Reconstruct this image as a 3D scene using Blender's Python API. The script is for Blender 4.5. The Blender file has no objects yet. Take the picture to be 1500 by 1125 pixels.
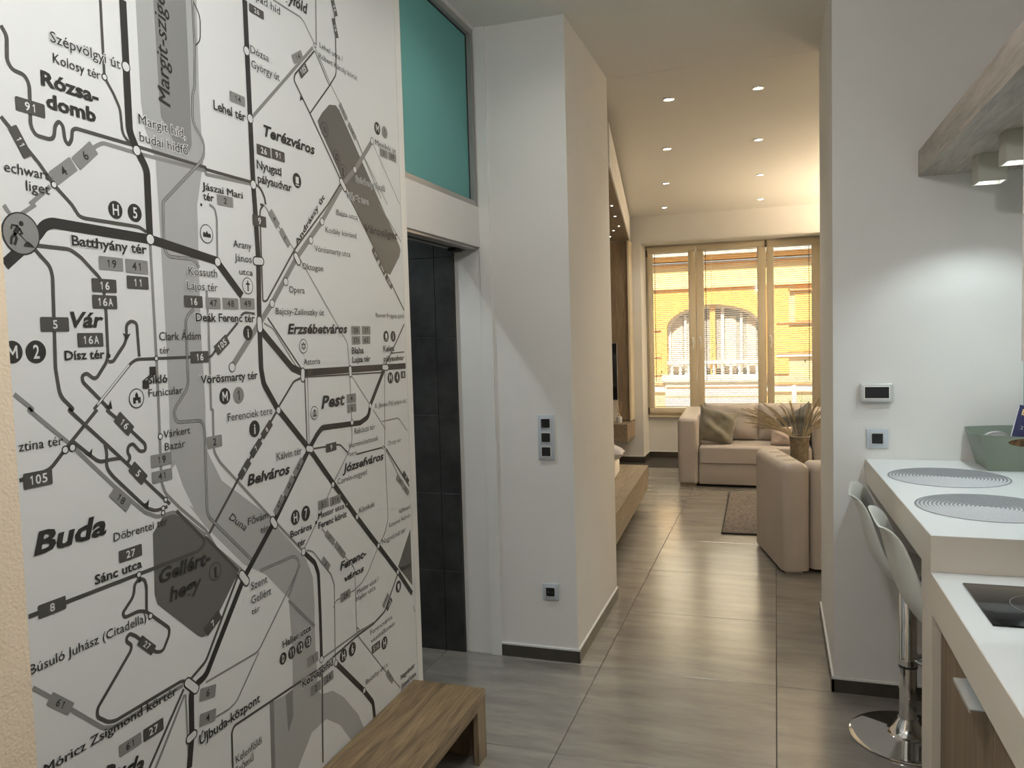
import bpy, bmesh, math, random
from mathutils import Vector, Matrix, Euler
from mathutils.geometry import tessellate_polygon
random.seed(7)
SC = bpy.context.scene
COL = SC.collection
PI = math.pi

# ---------------------------------------------------------------- camera
cam_data = bpy.data.cameras.new('camera')
cam_data.sensor_fit = 'HORIZONTAL'; cam_data.sensor_width = 36.0; cam_data.lens = 27.84
cam_data.clip_start = 0.05; cam_data.clip_end = 200
cam = bpy.data.objects.new('camera', cam_data); COL.objects.link(cam)
_R = ((0.9486590, -0.0076084, -0.3162090),
      (0.3150377, -0.0665170, 0.9467453),
      (-0.0282365, -0.9977563, -0.0607050))                                  # world axes seen in camera axes (right, down, forward)
cam.matrix_world = Matrix(((_R[0][0], -_R[0][1], -_R[0][2], 0.0),
                           (_R[1][0], -_R[1][1], -_R[1][2], 0.0),
                           (_R[2][0], -_R[2][1], -_R[2][2], 1.65),
                           (0, 0, 0, 1)))
SC.camera = cam

# ---------------------------------------------------------------- view, world, sun, exposure
SC.view_settings.view_transform = 'Standard'; SC.view_settings.look = 'None'
SC.view_settings.gamma = 1.0; SC.view_settings.use_curve_mapping = False
SC.view_settings.exposure = 0.0
world = bpy.data.worlds.new('sky'); SC.world = world; world.use_nodes = True
_n = world.node_tree.nodes; _l = world.node_tree.links
_sky = _n.new('ShaderNodeTexSky'); _sky.sky_type = 'NISHITA'; _sky.sun_disc = False
_sky.sun_elevation = math.radians(48); _sky.sun_rotation = math.radians(200)
_l.new(_sky.outputs[0], _n['Background'].inputs[0]); _n['Background'].inputs[1].default_value = 0.14

def lamp(name, kind, loc, energy, color=(1, 1, 1), target=None, **kw):
    d = bpy.data.lights.new(name, kind); d.energy = energy; d.color = color
    for k, v in kw.items(): setattr(d, k, v)
    o = bpy.data.objects.new(name, d); COL.objects.link(o); o.location = loc
    if target is not None:
        o.rotation_euler = (Vector(target) - Vector(loc)).to_track_quat('-Z', 'Y').to_euler()
    return o

SUN = lamp('sun', 'SUN', (0, -5, 20), 13.5, (1.0, 0.89, 0.71), target=(1.5, 8, 4), angle=0.02)
HALL, BATH, ADDED_UPL, CUBE, ADDED_GLOBE = 13.0, 80.0, 640.0, 9.5, 51.0     # watts: hallway and bathroom spots, added uplighter, kitchen cubes, added hallway globe
COOL = (0.82, 0.95, 1.0); NEUT = (1.0, 0.96, 0.90); WARM = (1.0, 0.80, 0.56)

# ---------------------------------------------------------------- materials
def mat(name, col=(.8, .8, .8), rough=.5, metal=0.0, noise=0.0, nscale=8.0, stretch=(1, 1, 1), bump=0.0, bscale=60.0,
        emit=None, estr=0.0, trans=0.0, ior=1.45, coat=0.0, col2=None, spec=.5, sheen=0.0):
    m = bpy.data.materials.new(name); m.use_nodes = True
    nt = m.node_tree; n = nt.nodes; l = nt.links; b = n['Principled BSDF']
    b.inputs['Base Color'].default_value = (*col, 1); b.inputs['Roughness'].default_value = rough
    b.inputs['Metallic'].default_value = metal; b.inputs['IOR'].default_value = ior
    b.inputs['Transmission Weight'].default_value = trans; b.inputs['Coat Weight'].default_value = coat
    b.inputs['Specular IOR Level'].default_value = spec; b.inputs['Sheen Weight'].default_value = sheen
    if emit: b.inputs['Emission Color'].default_value = (*emit, 1); b.inputs['Emission Strength'].default_value = estr
    tc = n.new('ShaderNodeTexCoord')
    mp = n.new('ShaderNodeMapping'); mp.inputs['Scale'].default_value = stretch
    l.new(tc.outputs['Object'], mp.inputs[0])
    if noise or col2:
        t = n.new('ShaderNodeTexNoise'); t.inputs['Scale'].default_value = nscale; t.inputs['Detail'].default_value = 6
        t.inputs['Roughness'].default_value = .6
        l.new(mp.outputs[0], t.inputs['Vector'])
        r = n.new('ShaderNodeValToRGB'); r.color_ramp.elements[0].position = .3; r.color_ramp.elements[1].position = .7
        c2 = col2 or tuple(min(1, c*(1+noise)) for c in col); c1 = col if col2 else tuple(c*(1-noise) for c in col)
        r.color_ramp.elements[0].color = (*c1, 1); r.color_ramp.elements[1].color = (*c2, 1)
        l.new(t.outputs['Fac'], r.inputs[0]); l.new(r.outputs[0], b.inputs['Base Color'])
    if bump:
        t2 = n.new('ShaderNodeTexNoise'); t2.inputs['Scale'].default_value = bscale; t2.inputs['Detail'].default_value = 4
        l.new(mp.outputs[0], t2.inputs['Vector'])
        bp = n.new('ShaderNodeBump'); bp.inputs['Strength'].default_value = bump; bp.inputs['Distance'].default_value = .01
        l.new(t2.outputs['Fac'], bp.inputs['Height']); l.new(bp.outputs[0], b.inputs['Normal'])
    return m

def wood(name, dark, light, axis='Y', rough=.5, scale=1.0):
    """Laminate oak: long streaks along one axis."""
    m = bpy.data.materials.new(name); m.use_nodes = True
    nt = m.node_tree; n = nt.nodes; l = nt.links; b = n['Principled BSDF']; b.inputs['Roughness'].default_value = rough
    geo = n.new('ShaderNodeNewGeometry'); mp = n.new('ShaderNodeMapping')
    s = {'X': (1.2, 16, 16), 'Y': (16, 1.2, 16), 'Z': (16, 16, 1.2)}[axis]
    mp.inputs['Scale'].default_value = tuple(v*scale for v in s)
    l.new(geo.outputs['Position'], mp.inputs[0])
    a = n.new('ShaderNodeTexNoise'); a.inputs['Scale'].default_value = 1.6; a.inputs['Detail'].default_value = 8; a.inputs['Roughness'].default_value = .62
    a.inputs['Distortion'].default_value = 1.1
    f = n.new('ShaderNodeTexNoise'); f.inputs['Scale'].default_value = 9; f.inputs['Detail'].default_value = 5
    l.new(mp.outputs[0], a.inputs['Vector']); l.new(mp.outputs[0], f.inputs['Vector'])
    mx = n.new('ShaderNodeMath'); mx.operation = 'MULTIPLY_ADD'; mx.inputs[1].default_value = .35
    l.new(f.outputs['Fac'], mx.inputs[0]); l.new(a.outputs['Fac'], mx.inputs[2])
    r = n.new('ShaderNodeValToRGB'); e = r.color_ramp.elements
    e[0].position = .48; e[0].color = (*dark, 1); e[1].position = .86; e[1].color = (*light, 1)
    l.new(mx.outputs[0], r.inputs[0]); l.new(r.outputs[0], b.inputs['Base Color'])
    bp = n.new('ShaderNodeBump'); bp.inputs['Strength'].default_value = .15; bp.inputs['Distance'].default_value = .002
    l.new(mx.outputs[0], bp.inputs['Height']); l.new(bp.outputs[0], b.inputs['Normal'])
    return m

def concrete(name, c1, c2, rough=.32, s=(1.6, 9, 9), spec=.5, lohi=(.25, .45)):
    """Cement-look porcelain: cloudy, with faint streaks along the first axis."""
    m = bpy.data.materials.new(name); m.use_nodes = True
    nt = m.node_tree; n = nt.nodes; l = nt.links; b = n['Principled BSDF']
    b.inputs['Specular IOR Level'].default_value = spec
    geo = n.new('ShaderNodeNewGeometry'); oi = n.new('ShaderNodeObjectInfo')
    ad = n.new('ShaderNodeVectorMath'); ad.operation = 'ADD'
    ml = n.new('ShaderNodeVectorMath'); ml.operation = 'SCALE'; ml.inputs['Scale'].default_value = 7.0
    l.new(oi.outputs['Location'], ml.inputs[0]); l.new(geo.outputs['Position'], ad.inputs[0]); l.new(ml.outputs[0], ad.inputs[1])
    mp = n.new('ShaderNodeMapping'); mp.inputs['Scale'].default_value = s; l.new(ad.outputs[0], mp.inputs[0])
    a = n.new('ShaderNodeTexNoise'); a.inputs['Scale'].default_value = 1.3; a.inputs['Detail'].default_value = 9; a.inputs['Roughness'].default_value = .68
    l.new(mp.outputs[0], a.inputs['Vector'])
    r = n.new('ShaderNodeValToRGB'); e = r.color_ramp.elements
    e[0].position = .32; e[0].color = (*c1, 1); e[1].position = .72; e[1].color = (*c2, 1)
    l.new(a.outputs['Fac'], r.inputs[0]); l.new(r.outputs[0], b.inputs['Base Color'])
    rr = n.new('ShaderNodeMapRange'); rr.inputs[3].default_value = lohi[1]; rr.inputs[4].default_value = lohi[0]
    l.new(a.outputs['Fac'], rr.inputs[0]); l.new(rr.outputs[0], b.inputs['Roughness'])
    return m

M = {}
M['plaster'] = mat('white_plaster', (.72, .70, .66), .75, noise=.02, nscale=3, bump=.05, bscale=90)
M['plaster_cream'] = mat('cream_plaster', (.84, .70, .52), .8, noise=.03, nscale=6, bump=.3, bscale=140)
M['ceiling'] = mat('ceiling_paint', (.70, .68, .63), .85, bump=.05, bscale=40)
M['white_lacquer'] = mat('white_lacquer', (.74, .73, .69), .35)
M['mural_white'] = mat('mural_white', (.70, .71, .69), .5)
M['tile'] = concrete('cement_floor_tile', (.150, .137, .115), (.310, .283, .239), s=(1.2, 5, 5), spec=.5, lohi=(.17, .25))
M['tile'].node_tree.nodes['Principled BSDF'].inputs['IOR'].default_value = 2.4
M['grout'] = mat('dark_grout', (.06, .055, .05), .9)
M['skirting'] = concrete('skirting_tile', (.040, .034, .025), (.075, .065, .050), s=(6, 6, 6))
M['bath_tile'] = concrete('dark_wall_tile', (.018, .018, .017), (.060, .061, .058), s=(4, 4, 4), lohi=(.3, .5))
M['bench_oak'] = wood('bench_oak', (.105, .070, .036), (.33, .235, .13), 'Y')
M['oak_leg'] = wood('bench_oak_upright', (.125, .088, .050), (.30, .22, .13), 'Z')
M['grey_oak'] = wood('grey_oak', (.27, .235, .195), (.47, .42, .36), 'Y')
M['drawer_oak'] = wood('drawer_oak', (.135, .09, .055), (.245, .175, .11), 'Z')
M['panel_oak'] = wood('panel_oak', (.19, .135, .085), (.36, .27, .18), 'Z')
M['bed_oak'] = wood('bed_oak', (.17, .13, .085), (.31, .25, .17), 'Y')
M['dark'] = mat('shadow_black', (.012, .01, .009), .8)
M['worktop'] = mat('white_worktop', (.78, .80, .79), .28)
M['worktop_lit_warm'] = mat('warm_lit_white', (.66, .60, .51), .4)  # white, with the warm light on these faces put into the colour
M['cube_paint'] = mat('cube_lamp_paint', (.46, .45, .38), .5)
M['seam'] = mat('seam_thread', (.24, .20, .16), .8)
M['chrome'] = mat('chrome', (.82, .82, .82), .06, 1.0)
M['chrome_satin'] = mat('satin_chrome', (.62, .63, .64), .3, 1.0)
M['alu'] = mat('grey_aluminium', (.42, .40, .38), .4, .6)
M['black_gloss'] = mat('black_glass', (.010, .011, .012), .08, spec=.35)
M['black_plastic'] = mat('black_plastic', (.015, .015, .016), .35)
M['switch_frame'] = mat('glass_switch_frame', (.50, .54, .58), .15, coat=.6)
M['switch_inner'] = mat('silver_plastic', (.62, .62, .60), .3, .3)
M['stool_shell'] = mat('white_moulded_plastic', (.60, .61, .56), .32)
M['leather'] = mat('beige_leather', (.43, .38, .33), .42, noise=.05, nscale=4, bump=.12, bscale=110)
M['linen'] = mat('beige_cushion', (.45, .40, .35), .85, noise=.05, bump=.25, bscale=180)
M['olive'] = mat('olive_velvet', (.135, .12, .078), .6, noise=.3, nscale=5, bump=.25, bscale=40, sheen=.6)
M['charcoal'] = mat('charcoal_velvet', (.10, .098, .078), .7, noise=.2, nscale=6, sheen=.4)
M['blush'] = mat('blush_knit', (.55, .45, .38), .9, bump=.4, bscale=120)
M['white_fabric'] = mat('white_bed_fabric', (.75, .72, .67), .85, noise=.04, bump=.3, bscale=30)
M['grey_fabric'] = mat('grey_pillow_fabric', (.50, .48, .46), .9, noise=.15, nscale=12, bump=.3, bscale=30)
M['rug'] = mat('woven_rug', (.055, .042, .034), .95, col2=(.30, .26, .215), nscale=38, stretch=(3, 1, 1), bump=.9, bscale=120)
M['rug_edge'] = mat('rug_binding', (.03, .025, .02), .95)
M['pvc'] = mat('cream_window_frame', (.72, .62, .44), .35)
M['pvc_dark'] = mat('window_gasket', (.10, .08, .05), .6)
M['brass'] = mat('cream_handle', (.92, .88, .78), .25)
M['slat'] = mat('white_blind_slat', (.86, .84, .76), .45)
M['cord'] = mat('blind_wand', (.10, .11, .12), .4)
M['basket'] = mat('sage_plastic', (.215, .250, .195), .5, noise=.03)
M['mat_grey'] = mat('grey_woven_placemat', (.47, .47, .47), .8, noise=.25, nscale=160, bump=.5, bscale=300)
_m = M['mat_grey']; _nt = _m.node_tree; _w = _nt.nodes.new('ShaderNodeTexWave'); _w.wave_type = 'RINGS'; _w.rings_direction = 'Z'
_w.inputs['Scale'].default_value = 26.18; _w.inputs['Distortion'].default_value = 0
_nt.links.new([n for n in _nt.nodes if n.type == 'TEX_COORD'][0].outputs['Object'], _w.inputs['Vector'])
_r = _nt.nodes.new('ShaderNodeValToRGB'); _r.color_ramp.elements[0].color = (.22, .225, .23, 1); _r.color_ramp.elements[1].color = (.66, .67, .68, 1)
_nt.links.new(_w.outputs['Fac'], _r.inputs[0]); _nt.links.new(_r.outputs[0], _nt.nodes['Principled BSDF'].inputs['Base Color'])
M['handle'] = mat('grey_pull', (.52, .54, .53), .35, .5)
M['vase'] = mat('smoky_vase_glass', (.40, .33, .22), .12, trans=.55, noise=.35, nscale=30)
M['pampas'] = mat('dried_pampas', (.42, .34, .20), .9, noise=.25, nscale=30)
M['diffuser_bottle'] = mat('grey_diffuser_glass', (.45, .43, .42), .3, noise=.2, nscale=60)
M['reed'] = mat('reed_stick', (.50, .38, .22), .8)
M['table_white'] = mat('white_table', (.7, .68, .64), .35)
M['teal_splash'] = mat('teal_splashback', (.22, .38, .36), .15, coat=.5)
M['facade'] = mat('yellow_render', (.92, .66, .30), .9, noise=.05, nscale=2, bump=.2, bscale=20)
M['facade_orange'] = mat('orange_render', (.90, .46, .12), .9, noise=.06, nscale=2)
M['facade_pale'] = mat('pale_stone', (.90, .82, .66), .9, noise=.04)
M['facade_white'] = mat('white_stone', (.92, .90, .84), .9)
M['facade_brown'] = mat('brown_moulding', (.50, .25, .10), .9)
M['far_glass'] = mat('far_window_glass', (.34, .33, .33), .12)
M['far_curtain'] = mat('far_window_curtain', (.72, .60, .50), .9)
M['asphalt'] = mat('street_paving', (.35, .33, .30), .9)
M['globe_glow'] = mat('opal_globe', (.9, .9, .88), .4, emit=(1, .97, .93), estr=2.0)  # glow of the added hallway pendant
M['lampglow'] = mat('cool_lamp_lens', (1, 1, 1), .3, emit=(.92, .97, 1.0), estr=30.0)
M['cubeglow'] = mat('cube_lamp_lens', (1, 1, 1), .3, emit=(.90, .96, 1.0), estr=14.0)
M['navy'] = mat('navy_cover', (.020, .022, .085), .25, coat=.4)
M['paper'] = mat('page_edges', (.75, .75, .78), .8)
M['gold'] = mat('cover_gold', (.72, .52, .22), .4)
M['red'] = mat('cover_red', (.55, .06, .09), .4)
M['photo_brown'] = mat('cover_photo', (.03, .018, .012), .4, col2=(.26, .14, .06), nscale=60)
def clear_glass(name, tint, gloss):
    m = bpy.data.materials.new(name); m.use_nodes = True; nt = m.node_tree; n = nt.nodes; l = nt.links
    n.remove(n['Principled BSDF']); t = n.new('ShaderNodeBsdfTransparent'); t.inputs[0].default_value = (*tint, 1)
    g = n.new('ShaderNodeBsdfGlossy'); g.inputs['Roughness'].default_value = .03
    mx = n.new('ShaderNodeMixShader'); mx.inputs[0].default_value = gloss
    l.new(t.outputs[0], mx.inputs[1]); l.new(g.outputs[0], mx.inputs[2]); l.new(mx.outputs[0], n['Material Output'].inputs[0])
    return m
M['pane'] = clear_glass('window_pane', (.97, .98, .97), .04)
def frosted(name, col):
    m = bpy.data.materials.new(name); m.use_nodes = True; nt = m.node_tree; n = nt.nodes; l = nt.links
    n.remove(n['Principled BSDF']); t = n.new('ShaderNodeBsdfTranslucent'); t.inputs[0].default_value = (*col, 1)
    d = n.new('ShaderNodeBsdfDiffuse'); d.inputs[0].default_value = (*(c*.60 for c in col), 1)
    g = n.new('ShaderNodeBsdfGlossy'); g.inputs['Roughness'].default_value = .25
    m1 = n.new('ShaderNodeMixShader'); m1.inputs[0].default_value = .5
    l.new(t.outputs[0], m1.inputs[1]); l.new(d.outputs[0], m1.inputs[2])
    m2 = n.new('ShaderNodeMixShader'); m2.inputs[0].default_value = .05
    l.new(m1.outputs[0], m2.inputs[1]); l.new(g.outputs[0], m2.inputs[2]); l.new(m2.outputs[0], n['Material Output'].inputs[0])
    return m
M['teal_glass'] = frosted('teal_frosted_glass', (.42, .90, .86))

# ---------------------------------------------------------------- mesh helpers
class MB:
    def __init__(s): s.bm = bmesh.new()
    def box(s, x0, x1, y0, y1, z0, z1):
        v = [s.bm.verts.new(p) for p in ((x0,y0,z0),(x1,y0,z0),(x1,y1,z0),(x0,y1,z0),(x0,y0,z1),(x1,y0,z1),(x1,y1,z1),(x0,y1,z1))]
        for f in ((0,3,2,1),(4,5,6,7),(0,1,5,4),(1,2,6,5),(2,3,7,6),(3,0,4,7)): s.bm.faces.new([v[i] for i in f])
        return s
    def prism(s, pts, lo, hi, axis='Z'):
        """Extrude a polygon given in the plane across the axis."""
        def P(a, b, h): return {'Z': (a, b, h), 'X': (h, a, b), 'Y': (a, h, b)}[axis]
        A = [s.bm.verts.new(P(a, b, lo)) for a, b in pts]; B = [s.bm.verts.new(P(a, b, hi)) for a, b in pts]
        n = len(pts)
        s.bm.faces.new(A[::-1]); s.bm.faces.new(B)
        for i in range(n): s.bm.faces.new((A[i], A[(i+1) % n], B[(i+1) % n], B[i]))
        return s
    def hexa(s, lo, hi):
        """Two quads (bottom, top), each of four 3-D points."""
        A = [s.bm.verts.new(p) for p in lo]; B = [s.bm.verts.new(p) for p in hi]
        s.bm.faces.new(A[::-1]); s.bm.faces.new(B)
        for i in range(4): s.bm.faces.new((A[i], A[(i+1) % 4], B[(i+1) % 4], B[i]))
        return s
    def tube(s, path, r, seg=10, cap=True):
        path = [Vector(p) for p in path]; rings = []; rr = r if isinstance(r, (list, tuple)) else [r]*len(path)
        up = None
        for i, p in enumerate(path):
            d = (path[min(i+1, len(path)-1)] - path[max(i-1, 0)]).normalized()
            if up is None: up = Vector((0, 0, 1)) if abs(d.z) < .9 else Vector((1, 0, 0))
            a = d.cross(up).normalized(); b = a.cross(d).normalized(); up = b
            rings.append([s.bm.verts.new(p + (a*math.cos(2*PI*k/seg) + b*math.sin(2*PI*k/seg))*rr[i]) for k in range(seg)])
        for i in range(len(rings)-1):
            for k in range(seg): s.bm.faces.new((rings[i][k], rings[i][(k+1) % seg], rings[i+1][(k+1) % seg], rings[i+1][k]))
        if cap: s.bm.faces.new(rings[0][::-1]); s.bm.faces.new(rings[-1])
        return s
    def lathe(s, prof, c=(0, 0, 0), seg=32, axis='Z'):
        rings = []
        for r, h in prof:
            if r < 1e-6:
                rings.append([s.bm.verts.new(s._ax(c, 0, 0, h, axis))])
            else:
                rings.append([s.bm.verts.new(s._ax(c, r*math.cos(2*PI*k/seg), r*math.sin(2*PI*k/seg), h, axis)) for k in range(seg)])
        for a, b in zip(rings, rings[1:]):
            for k in range(seg):
                q = [a[k % len(a)], a[(k+1) % len(a)], b[(k+1) % len(b)], b[k % len(b)]]
                q = [v for i, v in enumerate(q) if v not in q[:i]]
                if len(q) > 2:
                    try: s.bm.faces.new(q)
                    except ValueError: pass
        return s
    @staticmethod
    def _ax(c, a, b, h, axis):
        return {'Z': (c[0]+a, c[1]+b, c[2]+h), 'Y': (c[0]+a, c[1]+h, c[2]+b), 'X': (c[0]+h, c[1]+a, c[2]+b)}[axis]
    def bevel(s, w, seg=2, angle=30):
        bmesh.ops.recalc_face_normals(s.bm, faces=s.bm.faces[:]); s.bm.normal_update()
        e = [x for x in s.bm.edges if len(x.link_faces) == 2 and x.calc_face_angle(0) > math.radians(angle)]
        bmesh.ops.bevel(s.bm, geom=e, offset=w, segments=seg, affect='EDGES', profile=.5)
        return s
    def xf(s, m): bmesh.ops.transform(s.bm, matrix=m, verts=s.bm.verts[:]); return s
    def mesh(s, name, m, smooth=35):
        bmesh.ops.recalc_face_normals(s.bm, faces=s.bm.faces[:])
        me = bpy.data.meshes.new(name); s.bm.to_mesh(me); s.bm.free()
        if m: me.materials.append(m)
        if smooth:
            for p in me.polygons: p.use_smooth = True
            me.set_sharp_from_angle(angle=math.radians(smooth))
        return me
    def obj(s, name, m, parent=None, smooth=35):
        return link(name, s.mesh(name, m, smooth), parent)

LOCAL = set()                                    # roots whose parts are modelled about the root itself
def link(name, me, parent=None):
    o = bpy.data.objects.new(name, me); COL.objects.link(o)
    if parent:
        o.parent = parent
        q = parent; loc = Vector((0, 0, 0)); local = False
        while q:
            loc += q.location; local = local or q.name in LOCAL; q = q.parent
        if not local: o.location = -loc          # parts are modelled in world space: cancel the root's offset
    return o
def box(name, m, x0, x1, y0, y1, z0, z1, parent=None, bev=0.0, seg=2):
    b = MB().box(x0, x1, y0, y1, z0, z1)
    if bev: b.bevel(bev, seg)
    return b.obj(name, m, parent)
def thing(name, label, cat, loc=(0, 0, 0), rz=0.0, group=None, local=False):
    o = bpy.data.objects.new(name, None); COL.objects.link(o); o.location = loc; o.rotation_euler = (0, 0, rz)
    o.empty_display_size = .1
    o['label'] = label; o['category'] = cat
    if group: o['group'] = group
    if local: LOCAL.add(o.name)
    return o
def tag(o, label, cat, group=None):
    o['label'] = label; o['category'] = cat
    if group: o['group'] = group
    return o
def structure(o, label=None, cat=None):
    o['kind'] = 'structure'
    if label: o['label'] = label
    if cat: o['category'] = cat
    return o
def dup(root, loc, rz=0.0, label=None, group=None):
    r = root.copy(); COL.objects.link(r); r.location = loc; r.rotation_euler = (0, 0, rz)
    if label: r['label'] = label
    if group: r['group'] = group
    for ch in list(root.children):
        c = ch.copy(); COL.objects.link(c); c.parent = r
        for g in list(ch.children):
            d = g.copy(); COL.objects.link(d); d.parent = c
    return r
def text_mesh(body, size=1.0, offset=0.0, shear=0.0, align='LEFT', spacing=1.0):
    cu = bpy.data.curves.new('lettering', 'FONT'); cu.body = body; cu.size = size; cu.offset = offset
    cu.shear = shear; cu.align_x = align; cu.resolution_u = 3; cu.fill_mode = 'FRONT'; cu.space_character = spacing
    o = bpy.data.objects.new('lettering', cu); COL.objects.link(o)
    dg = bpy.context.evaluated_depsgraph_get(); dg.update()
    me = bpy.data.meshes.new_from_object(o.evaluated_get(dg))
    bpy.data.objects.remove(o); bpy.data.curves.remove(cu)
    return me

# ---------------------------------------------------------------- setting
XL, YP, YQ, XP, XR, ZC = -1.41, 3.785, 4.81, -0.953, 0.24, 3.18
YF, YN = 9.963, 10.417                            # inner face of the far wall; plane of the window
def wallobj(name, boxes, m=None, **kw):
    b = MB()
    for q in boxes: b.box(*q)
    return structure(b.obj(name, m or M['plaster'], smooth=None), **kw)

floor = structure(box('floor', M['grout'], -3.4, 3.2, -1.35, 10.56, -.10, -.004), 'large grey cement-look floor tiles with thin dark joints')
tile_meshes = {}
def floor_tile(x0, x1, y0, y1):
    w, h = round(x1-x0, 3), round(y1-y0, 3)
    if (w, h) not in tile_meshes:
        tile_meshes[(w, h)] = MB().box(-w/2, w/2, -h/2, h/2, -.006, 0).bevel(.0012, 1).mesh('tile', M['tile'], None)
    o = link('tile', tile_meshes[(w, h)]); o.parent = floor; o.location = ((x0+x1)/2, (y0+y1)/2, 0)
TP, TQ, G = .828, .836, .0016
ys = [2.92 + TQ*k for k in range(-5, 9)]
xs = [-.008 + TP*k for k in range(-4, 4)]
for xa, xb in zip(xs, xs[1:]):
    for ya, yb in zip(ys, ys[1:]):
        if yb > 10.42 + .4: continue
        floor_tile(xa+G, xb-G, ya+G, min(yb, 10.415)-G)

wallobj('wall_left', [(-1.56, XL, -1.35, 2.885, 0, ZC), (-1.56, XL, 2.885, YP, 3.168, ZC), (-1.56, XL, 2.93, YP, 2.10, 2.298)])
wallobj('trim_1', [(-1.565, XL+.004, 2.884, 2.93, 0, 3.168)], M['white_lacquer'])
wallobj('trim_2', [(-1.412, -1.356, YP-.012, YP, 0, ZC)], M['white_lacquer'])
wallobj('wall_left_pier', [(XL-.1, -1.38, -1.3, 1.127, 0, ZC)], M['plaster_cream'])
wallobj('wall_passage_left', [(-3.4, XP, YP, YQ, 0, ZC)])
wallobj('wall_passage_right', [(XR, 1.4, 3.77, YQ, 0, ZC)])
wallobj('wall_right', [(1.25, 1.4, -1.35, 3.77, 0, ZC)])
wallobj('wall_behind', [(-1.56, 1.4, -1.5, -1.35, 0, ZC)])
wallobj('wall_bathroom_left', [(-3.4, -3.25, .9, YP, 0, ZC)])
wallobj('wall_bathroom_front', [(-3.4, -1.56, .9, 1.05, 0, ZC)])
wallobj('wall_living_left', [(-3.4, -3.25, YQ, YF, 0, 3.2)])
wallobj('wall_living_right', [(3.05, 3.2, YQ, YF, 0, 3.2)])
wallobj('wall_living_near', [(1.4, 3.2, YQ-.15, YQ, 0, 3.2), (-3.4, -3.25, YQ-.15, YQ, 0, 3.2)])
WX0, WX1, WZ0, WZ1 = -1.592, .585, .555, 2.765
wallobj('wall_far', [(-3.4, WX0, YF, YN+.12, -.1, 3.3), (WX1, 3.2, YF, YN+.12, -.1, 3.3), (WX0, WX1, YF, YN+.12, WZ1, 3.3),
                     (WX0, WX1, YN, YN+.12, -.1, WZ0)])
structure(box('ceiling', M['ceiling'], -3.4, 1.4, -1.5, YQ, ZC, ZC+.15))
structure(MB().hexa([(-3.4, YQ, 3.1795), (3.2, YQ, 3.1795), (3.2, 10.5, 3.07), (-3.4, 10.5, 3.07)],
                    [(-3.4, YQ, 3.33), (3.2, YQ, 3.33), (3.2, 10.5, 3.33), (-3.4, 10.5, 3.33)]).obj('ceiling_living', M['ceiling'], smooth=None))
# skirtings: dark tile strip with a white bead on top
def skirting(name, a, b, z=.06):
    """Strip along the floor from a to b; the room lies to the right of a->b."""
    a, b = Vector((*a, 0)), Vector((*b, 0)); d = (b-a).normalized(); n = Vector((d.y, -d.x, 0))*.011
    q = [a, b, b+n, a+n]
    s = structure(MB().prism([(p.x, p.y) for p in q], 0, z).obj(name, M['skirting'], smooth=None))
    n2 = n*.85; q = [a, b, b+n2, a+n2]
    MB().prism([(p.x, p.y) for p in q], z, z+.009).obj('bead', M['white_lacquer'], s, smooth=None)
skirting('baseboard_left', (-1.356, YP), (XP+.011, YP))
skirting('baseboard_passage_left', (XP, YP-.011), (XP, YQ))
skirting('baseboard_passage_right', (XR, YQ), (XR, 3.759))
skirting('baseboard_right', (XR-.011, 3.77), (1.25, 3.77))
skirting('baseboard_far', (-3.2, YF), (WX0+.011, YF), .075)
skirting('baseboard_niche_side', (WX0, YF-.011), (WX0, YN), .075)
skirting('baseboard_niche', (WX0, YN), (WX1, YN), .075)

# dark wall tiles of the bathroom end wall, seen through the door opening
bt = structure(box('wall_bathroom_tiled', M['grout'], -3.25, -1.556, YP-.014, YP-.002, 0, 2.42), 'dark concrete-look wall tiles in the bathroom')
tx = [-1.556, -1.663, -2.06, -2.46, -2.86, -3.245]
for i in range(len(tx)-1):
    zs = [0, .43, .84, 1.25, 1.655, 2.06, 2.42] if i != 0 else [0, .43, .43+.41, 1.655, 2.06, 2.42]
    for za, zb in zip(zs, zs[1:]):
        o = box('wall_tile', M['bath_tile'], tx[i+1]+.0015, tx[i]-.0015, YP-.021, YP-.013, za+.0015, zb-.0015, bt, .0008, 1)
# door track and small closer in the head of the opening
dk = thing('sliding_door_track', 'grey metal sliding door track in the head of the bathroom opening', 'door track', (-1.49, 3.35, 2.1))
box('track_rail', M['alu'], -1.54, -1.425, 2.932, YP-.016, 2.088, 2.099, dk)
box('track_slot', M['dark'], -1.50, -1.482, 2.932, YP-.03, 2.0865, 2.0885, dk)
box('stopper', M['dark'], -1.515, -1.47, 3.60, 3.68, 2.070, 2.0865, dk, .003)

# transom light above the opening
tr = structure(thing('window_2', 'teal frosted glass transom in a grey metal frame', 'window', (-1.45, 3.36, 2.3)))
del tr['category']
f = MB(); y0, y1, z0, z1, w = 2.932, YP-.014, 2.300, 3.166, .026
for q in ((y0, y1, z0, z0+w), (y0, y1, z1-w, z1), (y0, y0+w, z0+w, z1-w), (y1-w, y1, z0+w, z1-w)): f.box(-1.47, -1.418, *q)
f.obj('frame', M['alu'], tr, smooth=None)
g = MB()
for q in ((y0+w, y1-w, z0+w, z0+w+.006), (y0+w, y1-w, z1-w-.006, z1-w), (y0+w, y0+w+.006, z0+w, z1-w), (y1-w-.006, y1-w, z0+w, z1-w)): g.box(-1.452, -1.44, *q)
g.obj('gasket', M['black_plastic'], tr, smooth=None)
box('pane', M['teal_glass'], -1.450, -1.444, y0+w, y1-w, z0+w, z1-w, tr)

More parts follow.
